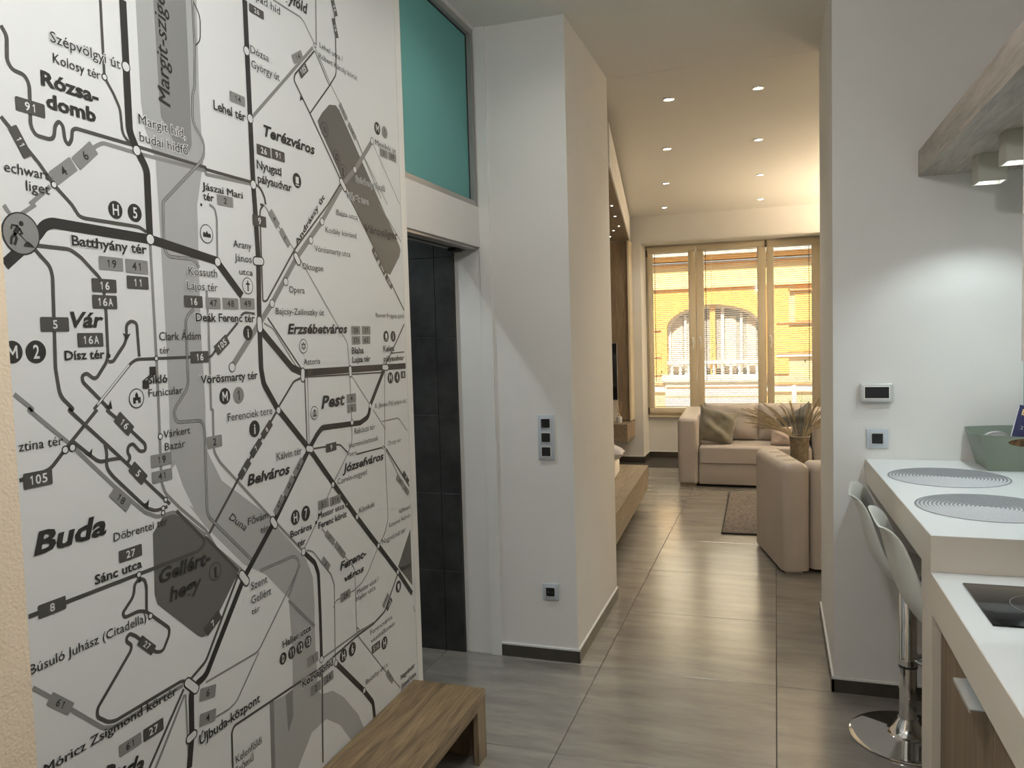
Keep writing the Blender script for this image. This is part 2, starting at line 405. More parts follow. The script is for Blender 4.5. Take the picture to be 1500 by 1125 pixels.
# ---------------------------------------------------------------- window with three sashes and blinds
win = structure(thing('window_1', 'cream three-sash window across the far wall', 'window', (-.5, YN, WZ0)))
del win['category']
cx0, cx1, cz0, cz1 = WX0, WX1, WZ0, WZ1
fr = MB(); FY0, FY1 = YN-.02, YN+.06
for q in ((cx0, cx1, cz0, cz0+.045), (cx0, cx1, cz1-.04, cz1), (cx0, cx0+.03, cz0+.045, cz1-.04), (cx1-.03, cx1, cz0+.045, cz1-.04)):
    fr.box(q[0], q[1], FY0, FY1, q[2], q[3])
fr.bevel(.004, 1).obj('frame', M['pvc'], win)
# light plastered reveal trim around the opening
structure(MB().box(WX0, WX1, YF-.006, YN-.02, WZ1-.012, WZ1-.002).obj('trim_3', M['plaster'], smooth=None))
box('sill_board', M['pvc'], cx0+.01, cx1-.01, YN-.05, YN-.015, cz0-.022, cz0+.002, win, .006)
SZ0, SZ1 = .59, 2.735
sashes = [(-1.565, -.960, -1.508, -1.045), (-.954, -.108, -.868, -.205), (-.102, .560, -.022, .428)]   # sash left, right, glass left, right
GZ0, GZ1 = .655, 2.665
hinge = []
for i, (a, b, ga, gb) in enumerate(sashes):
    s = MB()
    s.box(a, b, YN-.055, YN+.01, SZ0, GZ0).box(a, b, YN-.055, YN+.01, GZ1, SZ1).box(a, ga, YN-.055, YN+.01, GZ0, GZ1).box(gb, b, YN-.055, YN+.01, GZ0, GZ1)
    so = s.bevel(.007, 2, 50).obj('sash', M['pvc'], win)
    e = MB()
    for q in ((ga, gb, GZ0, GZ0+.008), (ga, gb, GZ1-.008, GZ1), (ga, ga+.008, GZ0, GZ1), (gb-.008, gb, GZ0, GZ1)): e.box(q[0], q[1], YN-.045, YN-.035, q[2], q[3])
    e.obj('glazing_bead', M['slat'], so, smooth=None)
    box('pane', M['pane'], ga, gb, YN-.012, YN-.008, GZ0, GZ1, so)
for hx, side in ((-1.003, 0), (-.912, 1), (-.062, 2)):
    h = MB().box(hx-.012, hx+.012, YN-.066, YN-.055, 1.50, 1.57).bevel(.004, 2)
    ho = h.obj('window_handle', M['brass'], win)
    sg = 1 if side != 1 else 1
    MB().tube([(hx, YN-.066, 1.555), (hx, YN-.10, 1.56), (hx+.012*sg, YN-.105, 1.545), (hx+.016*sg, YN-.105, 1.50), (hx+.006*sg, YN-.105, 1.42)], [.009, .010, .012, .011, .008], 10).obj('lever', M['brass'], ho)
for hx, hz in ((-1.578, 2.66), (-1.578, .62), (-.105, 2.70), (.572, 2.66)):
    MB().lathe([(0, -.045), (.009, -.045), (.009, .045), (0, .045)], (hx, YN-.062, hz), 10).obj('hinge', M['pvc_dark'], win)
MB().box(-.9575, -.9565, YN-.05, YN-.03, SZ0, SZ1).box(-.1055, -.1045, YN-.05, YN-.03, SZ0, SZ1).obj('seal', M['pvc_dark'], win, smooth=None)

def blind(i, ga, gb, cordx, pos):
    t = thing('venetian_blind', 'white horizontal-slat blind hanging in the %s window sash' % pos, 'blind', ((ga+gb)/2, YN-.03, GZ1), group='venetian blinds in the far window')
    w = gb-ga-.02; xm = (ga+gb)/2
    box('headrail', M['slat'], ga+.01, gb-.01, YN-.048, YN-.016, GZ1-.022, GZ1-.001, t, .003)
    sm = MB(); n = 5; prof = []
    for k in range(n):
        u = -1+2*k/(n-1); prof.append((u*.0125, .0022*(1-u*u)))
    ang = math.radians(20); pr = [(p*math.cos(ang)-q*math.sin(ang), p*math.sin(ang)+q*math.cos(ang)) for p, q in prof]
    pts = [(a, b) for a, b in pr] + [(a, b-.0007) for a, b in reversed(pr)]
    sm.prism(pts, -w/2, w/2, 'X')
    me = sm.mesh('slat', M['slat'], None)
    z = GZ1-.034
    while z > GZ0+.035:
        o = bpy.data.objects.new('slat', me); COL.objects.link(o); o.parent = t; o.location = (xm, YN-.030, z) ; o.location -= t.location
        z -= .0262
    box('bottom_rail', M['alu'], ga+.012, gb-.012, YN-.044, YN-.018, GZ0+.012, GZ0+.024, t, .003)
    c = MB()
    for fx in (.16, .84):
        x = ga+(gb-ga)*fx
        c.tube([(x, YN-.044, GZ1-.01), (x, YN-.044, GZ0+.02)], .0013, 5)
    c.obj('ladder_cord', M['slat'], t)
    MB().tube([(cordx, YN-.052, GZ1-.02), (cordx, YN-.054, GZ1-.5), (cordx, YN-.055, 1.0)], .004, 8).obj('tilt_wand', M['cord'], t)
    px = cordx + (.07 if cordx < xm else -.05); pz = 1.13 if i != 2 else 1.24
    pl = MB().tube([(px, YN-.05, GZ1-.02), (px, YN-.052, pz+.03)], .0016, 6).obj('pull_cord', M['slat'], t)
    MB().lathe([(0, .018), (.004, .016), (.008, -.016), (0, -.018)], (px, YN-.052, pz), 10).obj('tassel', M['cord'], pl)
blind(0, -1.508, -1.045, -1.475, 'left')
blind(1, -.868, -.205, -.835, 'wide middle')
blind(2, -.022, .428, .392, 'right')

# ---------------------------------------------------------------- building across the street
FB = 19.0
def fx(px_): return (px_-1136)*FB/1160
bld = thing('building', 'yellow and orange rendered house across the street with a large arched window', 'building', (0, FB, -3.6))
def fpart(name, m, x0, x1, z0, z1, d0=0.0, d1=.0, parent=None, bev=0.0): return box(name, m, x0, x1, FB-d1, FB-d0, z0, z1, parent or bld, bev)
AX0, AX1, ASP, ATOP, ASILL = -2.43, -.31, 1.72, 2.24, .62
# wall with an arched hole
def arch(x0, x1, zs, zt, n=20):
    xc, hw = (x0+x1)/2, (x1-x0)/2
    return [(xc-hw*math.cos(PI*k/n), zs+(zt-zs)*math.sin(PI*k/n)) for k in range(n+1)]
def arched_panel(name, m, X0, X1, Z0, Z1, x0, x1, z0, zs, zt, ya, yb, parent):
    b = MB(); bm = b.bm; pts = arch(x0, x1, zs, zt)
    cols = [(X0, None)] + pts + [(X1, None)]
    def q(P):
        A = [bm.verts.new((p[0], ya, p[1])) for p in P]; B = [bm.verts.new((p[0], yb, p[1])) for p in P]; n = len(P)
        bm.faces.new(A); bm.faces.new(B[::-1])
        for i in range(n): bm.faces.new((A[i], A[(i+1) % n], B[(i+1) % n], B[i]))
    q([(X0, Z0), (x0, Z0), (x0, Z1), (X0, Z1)]); q([(x1, Z0), (X1, Z0), (X1, Z1), (x1, Z1)])
    if z0 > Z0: q([(x0, Z0), (x1, Z0), (x1, z0), (x0, z0)])
    for (xa, za), (xb, zb) in zip(pts, pts[1:]): q([(xa, za), (xb, zb), (xb, Z1), (xa, Z1)])
    return b.obj(name, m, parent, smooth=None)
arched_panel('wall', M['facade'], -9, 9, -3.6, 3.19, AX0, AX1, ASILL, ASP, ATOP, FB, FB+.35, bld)
arched_panel('arch_panel', M['facade_orange'], -2.86, .28, ASILL, 2.62, AX0, AX1, ASILL, ASP, ATOP, FB-.05, FB+.02, bld)
fpart('upper_wall', M['facade_pale'], -9, 9, 4.1, 9, -.35, 0)
fpart('cornice', M['facade_white'], -9, 9, 3.37, 4.1, -.2, .3, bev=.04)
fpart('cornice_bed', M['facade_orange'], -9, 9, 3.27, 3.37, -.2, .14, bev=.03)
fpart('string_course', M['facade_brown'], -9, 9, 3.17, 3.225, -.2, .10, bev=.01)
fpart('string_course', M['facade'], -9, 9, 2.62, 2.72, -.01, .12, bev=.02)
fpart('pilaster_panel', M['facade_orange'], .42, 1.9, 1.80, 2.72, -.01, .03)
fpart('moulding', M['facade_brown'], .30, 2.1, 2.47, 2.53, -.01, .09, bev=.01)
fpart('moulding', M['facade_brown'], .02, 2.4, 1.74, 1.79, -.01, .08, bev=.01)
fpart('pilaster_panel', M['facade_orange'], .02, 1.9, 1.12, 1.72, -.01, .025)
fpart('moulding', M['facade_brown'], .02, 2.4, 1.05, 1.09, -.01, .08, bev=.01)
fpart('moulding', M['facade_white'], .02, 2.4, 1.00, 1.05, -.01, .07)
fpart('moulding', M['facade_brown'], -9, 9, .36, .42, -.01, .10, bev=.01)
fpart('belt', M['facade_white'], -9, 9, .22, .36, -.01, .08)
for x in (fx(962),): 
    for z in (1.66, 1.02): fpart('moulding', M['facade_brown'], x-.6, fx(985), z, z+.04, -.01, .08, bev=.01)
fpart('sill', M['facade_white'], AX0-.12, AX1+.12, .46, .62, -.25, .22, bev=.02)
fpart('apron', M['facade_pale'], AX0-.05, AX1+.05, -.9, .46, -.01, .14)
for z in (.10, .32, -.22): fpart('apron_line', M['facade_brown'], AX0-.03, AX1+.03, z, z+.025, -.01, .155)
fpart('downpipe', M['facade_white'], .34, .44, -3.6, .36, -.01, .12, bev=.03)
# arched surround, frame, panes, curtains and balustrade
def arch_ring(name, m, x0, x1, z0, zs, zt, w, ya, yb, parent):
    b = MB(); bm = b.bm
    I = [(x0, z0)] + arch(x0, x1, zs, zt) + [(x1, z0)]; O = [(x0-w, z0)] + arch(x0-w, x1+w, zs, zt+w) + [(x1+w, z0)]
    for k in range(len(I)-1):
        P = [I[k], I[k+1], O[k+1], O[k]]
        A = [bm.verts.new((p[0], ya, p[1])) for p in P]; B = [bm.verts.new((p[0], yb, p[1])) for p in P]
        bm.faces.new(A); bm.faces.new(B[::-1])
        for i in range(4): bm.faces.new((A[i], A[(i+1) % 4], B[(i+1) % 4], B[i]))
    return b.obj(name, m, parent, smooth=None)
arch_ring('surround', M['facade_orange'], AX0, AX1, ASILL, ASP, ATOP, .13, FB-.11, FB-.04, bld)
aw = arch_ring('window_frame', M['facade_white'], AX0+.07, AX1-.07, ASILL, ASP, ATOP-.07, .07, FB+.08, FB+.16, bld)
mb = MB()
for x in (-1.63, -1.17): mb.box(x-.035, x+.035, FB+.08, FB+.16, ASILL, ATOP-.09)
for x, zt in ((-2.02, 2.03), (-.75, 2.03)): mb.box(x-.025, x+.025, FB+.08, FB+.16, ASILL, zt)
mb.obj('glazing_bar', M['facade_white'], aw, smooth=None)
pp = arch(AX0+.02, AX1-.02, ASP, ATOP-.02); b = MB(); b.prism([(AX0+.02, ASILL)] + pp + [(AX1-.02, ASILL)], FB+.17, FB+.18, 'Y').obj('pane', M['far_glass'], aw, smooth=None)
for a, b_ in ((-2.34, -2.08), (-1.98, -1.72), (-1.10, -.86), (-.62, -.42)):
    c = MB(); n = 10
    for k in range(n):
        xa = a+(b_-a)*k/n; c.tube([(xa, FB+.155, ASILL), (xa, FB+.155, 1.95)], .016, 6)
    c.obj('curtain', M['far_curtain'], bld)
fpart('mullion', M['facade_orange'], -1.45, -1.33, ASILL, ATOP-.04, -.16, -.02)
bal = fpart('handrail', M['facade_white'], AX0, AX1, .88, .95, -.02, .10)
for k in range(11):
    x = AX0+.10+k*(AX1-AX0-.2)/10
    MB().lathe([(.03, 0), (.03, .03), (.018, .05), (.034, .12), (.02, .2), (.03, .26)], (x, FB-.04, .62), 10).obj('baluster', M['facade_white'], bal)
structure(box('street', M['asphalt'], -9, 9, YN+.12, FB+.3, -3.75, -3.6))

# ---------------------------------------------------------------- transit map mural on the left wall
AREAS = [  # flat tint, outline in mm along the wall and up it
    ('R', '1529,2455 1528,2222 1535,2165 1565,2095 1567,1885 1567,1683 1565,1494 1558,1360 1572,1299 1613,1249 1671,1179 1816,1037 1911,980 2021,871 2019,847 2027,708 2026,697 2150,660 2151,737 2156,803 2153,899 2122,964 2052,1032 1925,1156 1743,1286 1699,1361 1687,1387 1695,1493 1692,1682 1697,1851 1703,2009 1733,2119 1732,2304 1740,2536'),
    ('R', '1912,598 1980,590 2018,587 2024,698 2153,659 2153,527 2175,505 2241,488 2307,436 2398,332 2438,259 2343,267 2277,352 2195,413 2109,410 2027,337 1915,398'),
    ('W', '1576,1357 1597,1299 1631,1236 1613,1248 1585,1264 1562,1301 1560,1346'),
    ('I', '1586,2477 1588,2264 1591,2204 1635,2144 1679,2131 1694,2157 1699,2520'),
    ('I', '1980,590 2018,592 2014,509 1985,471'),
    ('I', '1901,603 1922,602 1914,399 1895,409'),
    ('P', '1489,1205 1531,1244 1574,1242 1669,1156 1708,1107 1796,1025 1706,939 1650,896 1636,898 1623,906 1491,1033 1484,1060'),
    ('P', '2295,2365 2325,2398 2372,2437 2414,2446 2436,2436 2859,2018 2867,2001 2856,1975 2770,1898 2725,1904 2304,2347'),
    ('P', '2864,882 2744,762 2864,650'),
]
ROUTES = [  # tint, width in mm, course
    ('G', 9, '1532,1899 1532,1622 1530,1497 1526,1321 1537,1292 1583,1246 1670,1170 1708,1112 1807,1024'),
    ('G', 10, '1215,1938 1265,1982'),
    ('G', 10, '1374,2080 1392,2092 1408,2101 1502,2099 1741,2102 1741,2093 1930,2100'),
    ('G', 9, '1189,1913 1228,1940'),
    ('G', 9, '1158,1929 1172,1910'),
    ('G', 10, '1153,1564 1192,1530 1182,1531 1274,1449 1382,1340 1468,1261 1507,1241 1567,1241 1669,1156'),
    ('G', 10, '1151,978 1184,946 1313,816 1342,804 1560,804'),
    ('G', 8, '1564,779 1456,647'),
    ('G', 6, '1567,778 1566,588'),
    ('G', 9, '1721,1791 1722,1706 1715,1479 1722,1478 1717,1368 1740,1335 1925,1161 2099,1002'),
    ('G', 8, '1749,2016 1770,2009 1776,1981 1770,1875'),
    ('G', 5, '1985,2050 2142,1925 2428,1641 2435,1552 2434,1409 2436,1364 2431,1294 2397,1258 2295,1172 2187,1068 2104,995'),
    ('G', 11, '1945,2287 2286,2595'),
    ('G', 6, '2077,2665 2230,2667 2298,2609'),
    ('G', 8, '2315,2756 2307,2611'),
    ('G', 5, '2299,2599 2389,2505 2444,2459 2548,2360 2719,2181'),
    ('G', 4, '2667,2376 2874,2182'),
    ('G', 4, '2549,2366 2597,2312 2769,2165'),
    ('G', 5, '2702,2155 2875,2034'),
    ('G', 7, '2138,1297 1968,1141'),
    ('G', 7, '1929,1096 1835,1016'),
    ('G', 5, '2443,1529 2572,1412'),
    ('G', 5, '2696,1539 2683,1385 2672,1244 2676,967 2645,918 2592,883 2502,807 2461,786 2408,776 2281,779 2268,760'),
    ('G', 5, '2591,1394 2664,1328 2684,1308'),
    ('G', 5, '2658,1342 2794,1341 2867,1282'),
    ('G', 6, '2681,1229 2776,1117 2866,1027'),
    ('G', 6, '2124,994 2159,980 2260,876 2277,837 2265,615 2266,574'),
    ('G', 5, '2217,1040 2414,852 2411,687 2411,616 2583,426 2724,286'),
    ('G', 7, '2190,620 2409,620 2535,614'),
    ('G', 6, '2086,957 1861,771 1641,776'),
    ('G', 6, '1863,768 1757,672 1726,666 1633,671'),
    ('G', 5, '2411,623 2434,621 2528,613'),
    ('G', 6, '2410,643 2428,626'),
    ('G', 20, '2663,2380 2526,2250 2441,2188 2297,2043 2141,1911 2003,1766 1940,1708 1808,1588'),
    ('D', 6, '1978,1723 2044,1659 2143,1563'),
    ('G', 5, '1959,1707 2002,1691 2114,1573'),
    ('D', 9, '1177,2273 1188,2258 1185,2210 1195,2195 1222,2193 1231,2177 1230,2143 1228,2096 1238,2079 1280,2078 1286,2110 1296,2121 1305,2114 1308,2085 1316,2076 1325,2089 1328,2110 1337,2116 1482,2115 1742,2111 1742,2106 1931,2106 1972,2098 1991,2072 1994,2052'),
    ('D', 9, '1164,2098 1242,2024 1274,1987 1316,1952 1332,1931 1346,1928 1501,1928 1522,1919'),
    ('D', 8, '1424,2415 1423,2277 1423,2248 1447,2217 1463,2189 1466,2132 1492,2114'),
    ('D', 9, '1226,1858 1304,1858 1331,1843 1385,1796 1389,1724 1387,1623 1349,1579 1327,1596 1314,1590 1316,1577 1384,1511'),
    ('D', 9, '1217,1852 1253,1818 1257,1796 1250,1609 1257,1552 1288,1521 1275,1522 1373,1431 1550,1263'),
    ('D', 9, '1387,1618 1400,1617 1442,1662 1445,1700 1459,1709 1476,1704 1478,1626'),
    ('D', 8, '1340,1516 1452,1612 1469,1620 1674,1619 1704,1616 1725,1617 1749,1638 1840,1706 1866,1737 1919,1733'),
    ('W', 4, '1350,1525 1446,1608'),
    ('D', 9, '1349,1515 1276,1453 1222,1404 1152,1394'),
    ('D', 9, '1374,1512 1443,1455 1482,1420 1481,1405 1464,1405 1444,1427 1430,1423 1426,1409 1435,1396 1422,1382'),
    ('D', 9, '1281,1454 1323,1418 1346,1399 1376,1400 1407,1399'),
    ('D', 9, '1364,1439 1368,1416 1364,1384 1383,1360 1474,1270 1502,1257 1541,1259'),
    ('D', 10, '1152,1122 1440,1122 1636,1122 1657,1128 1665,1145 1570,1242'),
    ('D', 9, '1439,1110 1425,1103 1420,1076 1385,1048 1391,1036 1434,1037 1456,1027 1525,963 1523,946 1500,915 1479,920 1419,983 1402,995 1392,988 1392,980 1406,966 1402,954 1301,865 1300,847 1328,822 1348,816 1561,817 1585,798'),
    ('D', 9, '1456,1029 1460,1085 1456,1104 1440,1111'),
    ('D', 8, '1562,794 1437,658'),
    ('D', 9, '2000,1445 1803,1270 1683,1157'),
    ('D', 9, '1669,1151 1792,1026'),
    ('D', 9, '1791,1016 1645,830 1579,805'),
    ('D', 7, '1968,2048 1985,2050 1965,2032 1959,1770 1977,1771 2133,1936 2337,2102 2429,2189'),
    ('D', 7, '2294,2587 2175,2477 2169,2458 2253,2377 2435,2190 2506,2126 2880,1764'),
    ('D', 6, '2253,2379 2380,2502 2425,2551 2432,2680 2430,2800'),
    ('D', 5, '2296,2588 2378,2501'),
    ('D', 6, '2151,1539 2665,1526 2696,1539'),
    ('D', 7, '2876,1709 2761,1603 2697,1550'),
    ('D', 5, '2753,1596 2867,1598'),
    ('D', 6, '2156,1537 2156,1436 2156,1436 2153,1326'),
    ('G', 4, '2172,1536 2170,1435 2170,1435 2165,1325'),
    ('D', 8, '2141,1538 2096,1529 2010,1457'),
    ('D', 6, '2190,1307 2352,1298 2403,1260'),
    ('D', 6, '2459,1248 2672,1244'),
    ('D', 7, '2681,1237 2869,1056'),
    ('D', 8, '1728,500 1731,598 1743,611 2182,593 2408,610 2527,610 2621,625 2737,734'),
    ('D', 9, '2183,599 2163,282'),
    ('B', 9, '1724,2530 1724,2416 1716,2309 1706,2287 1700,2213 1740,2181 1737,2133 1581,1998 1580,1982 1576,1886 1590,1867 1679,1868 1698,1848'),
    ('B', 4, '1724,2530 1751,2499 1746,2435 1724,2414'),
    ('B', 9, '1670,1742 1638,1719 1635,1545 1587,1498 1579,1483 1587,1459 1675,1455 1687,1434 1679,1206 1858,1034'),
    ('B', 9, '1887,998 2059,995 2086,964 2017,878'),
    ('B', 9, '2016,868 2151,740'),
    ('K', 22, '1489,2440 1488,2289 1487,2145 1508,2104 1534,2067 1533,1984 1532,1903'),
    ('K', 24, '1151,1814 1228,1880 1244,1900 1263,1908 1533,1903 1726,1900 1726,1900 1766,1870 1865,1782'),
    ('K', 24, '1944,1686 2090,1571 2147,1553 2875,1542'),
    ('K', 22, '1941,2613 1940,2286 1940,2100 1943,2044 1947,1890 1938,1707 1936,1576 1945,1531 2006,1453 2164,1310 2441,1028 2745,738 2858,618'),
    ('K', 20, '2696,1543 2572,1412 2555,1371 2493,1356 2243,1368 2209,1348 2164,1310 1962,1121 1813,999 1642,793 1587,783 1581,663 1566,588'),
    ('K', 17, '2104,995 2167,942 2185,901 2185,766 2181,618'),
    ('K', 20, '2266,572 2443,398 2505,326 2513,264'),
    ('I', 5, '2865,563 2877,536'),
]
STOPS = [  # ring marker: centre, radius
    (1487, 2290, 11), (1423, 2248, 6), (1506, 2105, 11), (1274, 1987, 6), (1533, 1903, 12), (1938, 2472, 12), (1940, 2285, 12), (1940, 2100, 12), (2664, 2382, 11), (2527, 2252, 11), (1531, 1620, 5), (2296, 2041, 11), (2225, 1973, 11), (2077, 1833, 11), (2003, 1765, 11), (1808, 1586, 12), (1770, 1868, 11), (1279, 1441, 7), (1261, 1439, 7), (1530, 1432, 6), (1536, 1277, 5), (1526, 1258, 5), (1525, 1247, 5), (1439, 1121, 6), (1467, 1013, 6), (2010, 1448, 10), (2436, 1364, 9), (2295, 1171, 9), (2444, 1027, 9), (2592, 885, 9), (2740, 742, 9), (2106, 994, 11), (2571, 1410, 9), (2181, 619, 10), (2266, 571, 10), (2445, 397, 9), (2298, 2606, 6), (2657, 1244, 5), (2377, 1087, 4), (2401, 1261, 4)
]
INTERCHANGES = [
    (2429, 2195, 2452, 2174, 10), (1934, 1884, 1960, 1885, 11), (2136, 1916, 2150, 1899, 10), (1938, 1715, 1939, 1691, 11), (2147, 1557, 2145, 1535, 10), (2438, 1552, 2439, 1532, 9), (2686, 1545, 2715, 1543, 10), (2156, 1312, 2176, 1307, 10), (1955, 1129, 1968, 1112, 10), (1804, 1012, 1824, 986, 11), (1576, 804, 1603, 776, 11), (1571, 661, 1588, 664, 10)
]
SOLID_STOPS = [(1388, 1631, 6), (2184, 1068, 6), (1717, 2011, 4), (1440, 1107, 5)]
BADGES = [  # number, tint, centre, half width, half height, angle in degrees, ink
    ('91', 'D', 1230, 2132, 33, 14, 0, 'w'),
    ('11', 'D', 1202, 2058, 31, 11, -59, 'w'),
    ('4', 'G', 1299, 2019, 34, 16, 38, 'k'),
    ('6', 'G', 1357, 2063, 34, 16, 42, 'k'),
    ('14', 'G', 1887, 2325, 33, 14, 0, 'k'),
    ('26', 'D', 1993, 2600, 34, 12, 0, 'w'),
    ('14', 'G', 2195, 2536, 31, 14, 32, 'k'),
    ('105', 'D', 2222, 2504, 29, 15, 41, 'w'),
    ('26', 'D', 1996, 2206, 33, 15, 0, 'w'),
    ('91', 'D', 2067, 2208, 33, 15, 0, 'w'),
    ('2', 'G', 1813, 2035, 33, 14, 0, 'k'),
    ('1', 'G', 2461, 2436, 31, 11, -44, 'k'),
    ('1A', 'G', 2518, 2383, 32, 11, -42, 'k'),
    ('3', 'G', 2753, 2355, 31, 15, 0, 'k'),
    ('69', 'G', 2824, 2356, 33, 15, 0, 'k'),
    ('19', 'G', 1411, 1836, 34, 15, 0, 'k'),
    ('41', 'G', 1486, 1835, 34, 16, 0, 'k'),
    ('11', 'D', 1486, 1798, 33, 15, 0, 'w'),
    ('16', 'D', 1388, 1786, 34, 15, 0, 'w'),
    ('16A', 'D', 1387, 1750, 34, 15, 0, 'w'),
    ('5', 'D', 1255, 1700, 34, 15, 0, 'w'),
    ('16A', 'D', 1342, 1667, 34, 15, 0, 'w'),
    ('16', 'D', 1669, 1760, 34, 15, 0, 'w'),
    ('16', 'D', 1681, 1618, 34, 15, 0, 'w'),
    ('9', 'D', 1960, 2000, 32, 16, 0, 'w'),
    ('4', 'G', 2032, 2016, 28, 12, -45, 'k'),
    ('6', 'G', 2083, 1966, 31, 11, -46, 'k'),
    ('47', 'G', 1744, 1758, 29, 15, 0, 'k'),
    ('48', 'G', 1814, 1759, 33, 15, 0, 'k'),
    ('49', 'G', 1887, 1761, 32, 16, 0, 'k'),
    ('105', 'D', 1770, 1648, 30, 15, 33, 'w'),
    ('30', 'D', 2655, 1966, 28, 11, -46, 'w'),
    ('30A', 'D', 2705, 1917, 28, 11, -43, 'w'),
    ('230', 'D', 2756, 1871, 33, 11, -41, 'w'),
    ('28', 'G', 2487, 1685, 31, 15, 0, 'k'),
    ('37', 'G', 2562, 1685, 32, 15, 0, 'k'),
    ('37A', 'G', 2487, 1650, 30, 15, 0, 'k'),
    ('62', 'G', 2560, 1650, 30, 15, 0, 'k'),
    ('4', 'G', 2438, 1448, 32, 16, 0, 'k'),
    ('6', 'G', 2438, 1414, 31, 15, 0, 'k'),
    ('8', 'D', 2849, 1508, 20, 14, 0, 'w'),
    ('16', 'D', 1421, 1475, 28, 14, -45, 'w'),
    ('5', 'D', 1454, 1356, 28, 14, -47, 'w'),
    ('18', 'G', 1399, 1307, 33, 14, -45, 'k'),
    ('19', 'G', 1529, 1376, 34, 15, 0, 'k'),
    ('41', 'G', 1529, 1337, 33, 14, 0, 'k'),
    ('105', 'D', 1193, 1390, 33, 16, 0, 'w'),
    ('27', 'D', 1418, 1177, 34, 14, 0, 'w'),
    ('8', 'D', 1206, 1123, 33, 14, 0, 'w'),
    ('27', 'D', 1450, 949, 30, 12, -45, 'w'),
    ('61', 'G', 1211, 918, 34, 13, -43, 'k'),
    ('61', 'G', 1385, 742, 33, 14, 0, 'k'),
    ('27', 'D', 1456, 742, 32, 15, 0, 'w'),
    ('2', 'G', 1721, 1393, 30, 16, 0, 'k'),
    ('8', 'D', 1948, 1398, 30, 12, 39, 'w'),
    ('7', 'D', 1894, 1351, 30, 12, 39, 'w'),
    ('5', 'D', 1839, 1300, 31, 12, 41, 'w'),
    ('49', 'G', 2098, 1263, 32, 11, 42, 'k'),
    ('48', 'G', 2045, 1214, 33, 11, 45, 'k'),
    ('47', 'G', 1990, 1168, 31, 11, 44, 'k'),
    ('9', 'D', 2293, 1297, 33, 14, 0, 'w'),
    ('51', 'G', 2232, 1119, 32, 15, 0, 'k'),
    ('51A', 'G', 2305, 1116, 35, 15, 0, 'k'),
    ('51', 'G', 2263, 999, 34, 11, -43, 'k'),
    ('51A', 'G', 2322, 942, 42, 11, -46, 'k'),
    ('2', 'G', 2230, 921, 29, 12, -46, 'k'),
    ('24', 'G', 2344, 777, 33, 15, 0, 'k'),
    ('28', 'G', 2786, 1094, 33, 11, -36, 'k'),
    ('62', 'G', 2835, 1050, 31, 11, -42, 'k'),
    ('9', 'D', 2839, 1097, 33, 11, -47, 'w'),
    ('7', 'D', 1679, 920, 33, 14, 28, 'w'),
    ('6', 'G', 1646, 747, 31, 16, -12, 'k'),
    ('4', 'G', 1641, 683, 31, 16, -11, 'k'),
    ('1', 'G', 2131, 639, 31, 16, 0, 'k'),
    ('2', 'G', 2141, 541, 29, 16, 0, 'k'),
    ('24', 'G', 2216, 542, 31, 15, 0, 'k'),
    ('51A', 'D', 2542, 519, 32, 15, 0, 'w'),
    ('103', 'D', 2658, 641, 26, 11, 33, 'w'),
    ('1', 'G', 2632, 664, 29, 11, 36, 'k'),
    ('51', 'G', 2641, 365, 38, 11, -51, 'k'),
    ('S6', 'D', 2430, 2772, 25, 11, -63, 'w'),
    ('C6', 'D', 2430, 2706, 31, 11, -70, 'w'),
]
DISCS = [
    ('H', 'K', 1432, 1958, 20, 'w'),
    ('5', 'K', 1489, 1959, 21, 'w'),
    ('2', 'K', 1207, 1645, 23, 'w'),
    ('M', 'K', 1155, 1646, 22, 'w'),
    ('M', 'K', 1772, 1510, 22, 'w'),
    ('1', 'G', 1829, 1508, 23, 'k'),
    ('i', 'K', 1883, 1679, 21, 'w'),
    ('i', 'K', 1892, 1407, 24, 'w'),
    ('H', 'K', 2071, 1111, 23, 'w'),
    ('7', 'K', 2128, 1111, 24, 'w'),
    ('M', 'K', 2708, 2438, 23, 'w'),
    ('1', 'G', 2767, 2437, 23, 'k'),
    ('M', 'K', 2738, 1502, 22, 'w'),
    ('4', 'K', 2795, 1501, 23, 'w'),
    ('i', 'K', 2774, 1661, 21, 'w'),
    ('D', 'K', 1975, 705, 18, 'w'),
    ('11', 'K', 2020, 705, 19, 'w'),
    ('12', 'K', 2064, 704, 19, 'w'),
    ('13', 'K', 2108, 705, 19, 'w'),
    ('H', 'K', 2315, 578, 23, 'w'),
    ('6', 'K', 2375, 577, 24, 'w'),
    ('H', 'K', 2609, 509, 24, 'w'),
]
PICTOGRAMS = [
    ('train', 2161, 2150, 23),
    ('train', 2716, 1662, 21),
    ('cross', 1892, 1811, 24),
    ('star', 2156, 1636, 23),
    ('castle', 1462, 1530, 23),
    ('city', 1732, 1938, 25),
    ('museum', 2202, 1421, 22),
    ('tower', 1698, 1052, 24),
    ('works', 1191, 1878, 39),
    ('bath', 2334, 2346, 24),
    ('museum', 2406, 2272, 23),
    ('column', 2442, 2231, 24),
    ('bus', 2740, 684, 23),
]
ARROWS = [  # tail, tip, half width
    (1444, 1681, 1443, 1663, 13),
    (1319, 1428, 1326, 1413, 13),
    (1378, 1525, 1390, 1512, 13),
    (1472, 1286, 1478, 1267, 13),
    (2207, 2405, 2200, 2420, 13),
    (1811, 1120, 1828, 1103, 0),
]
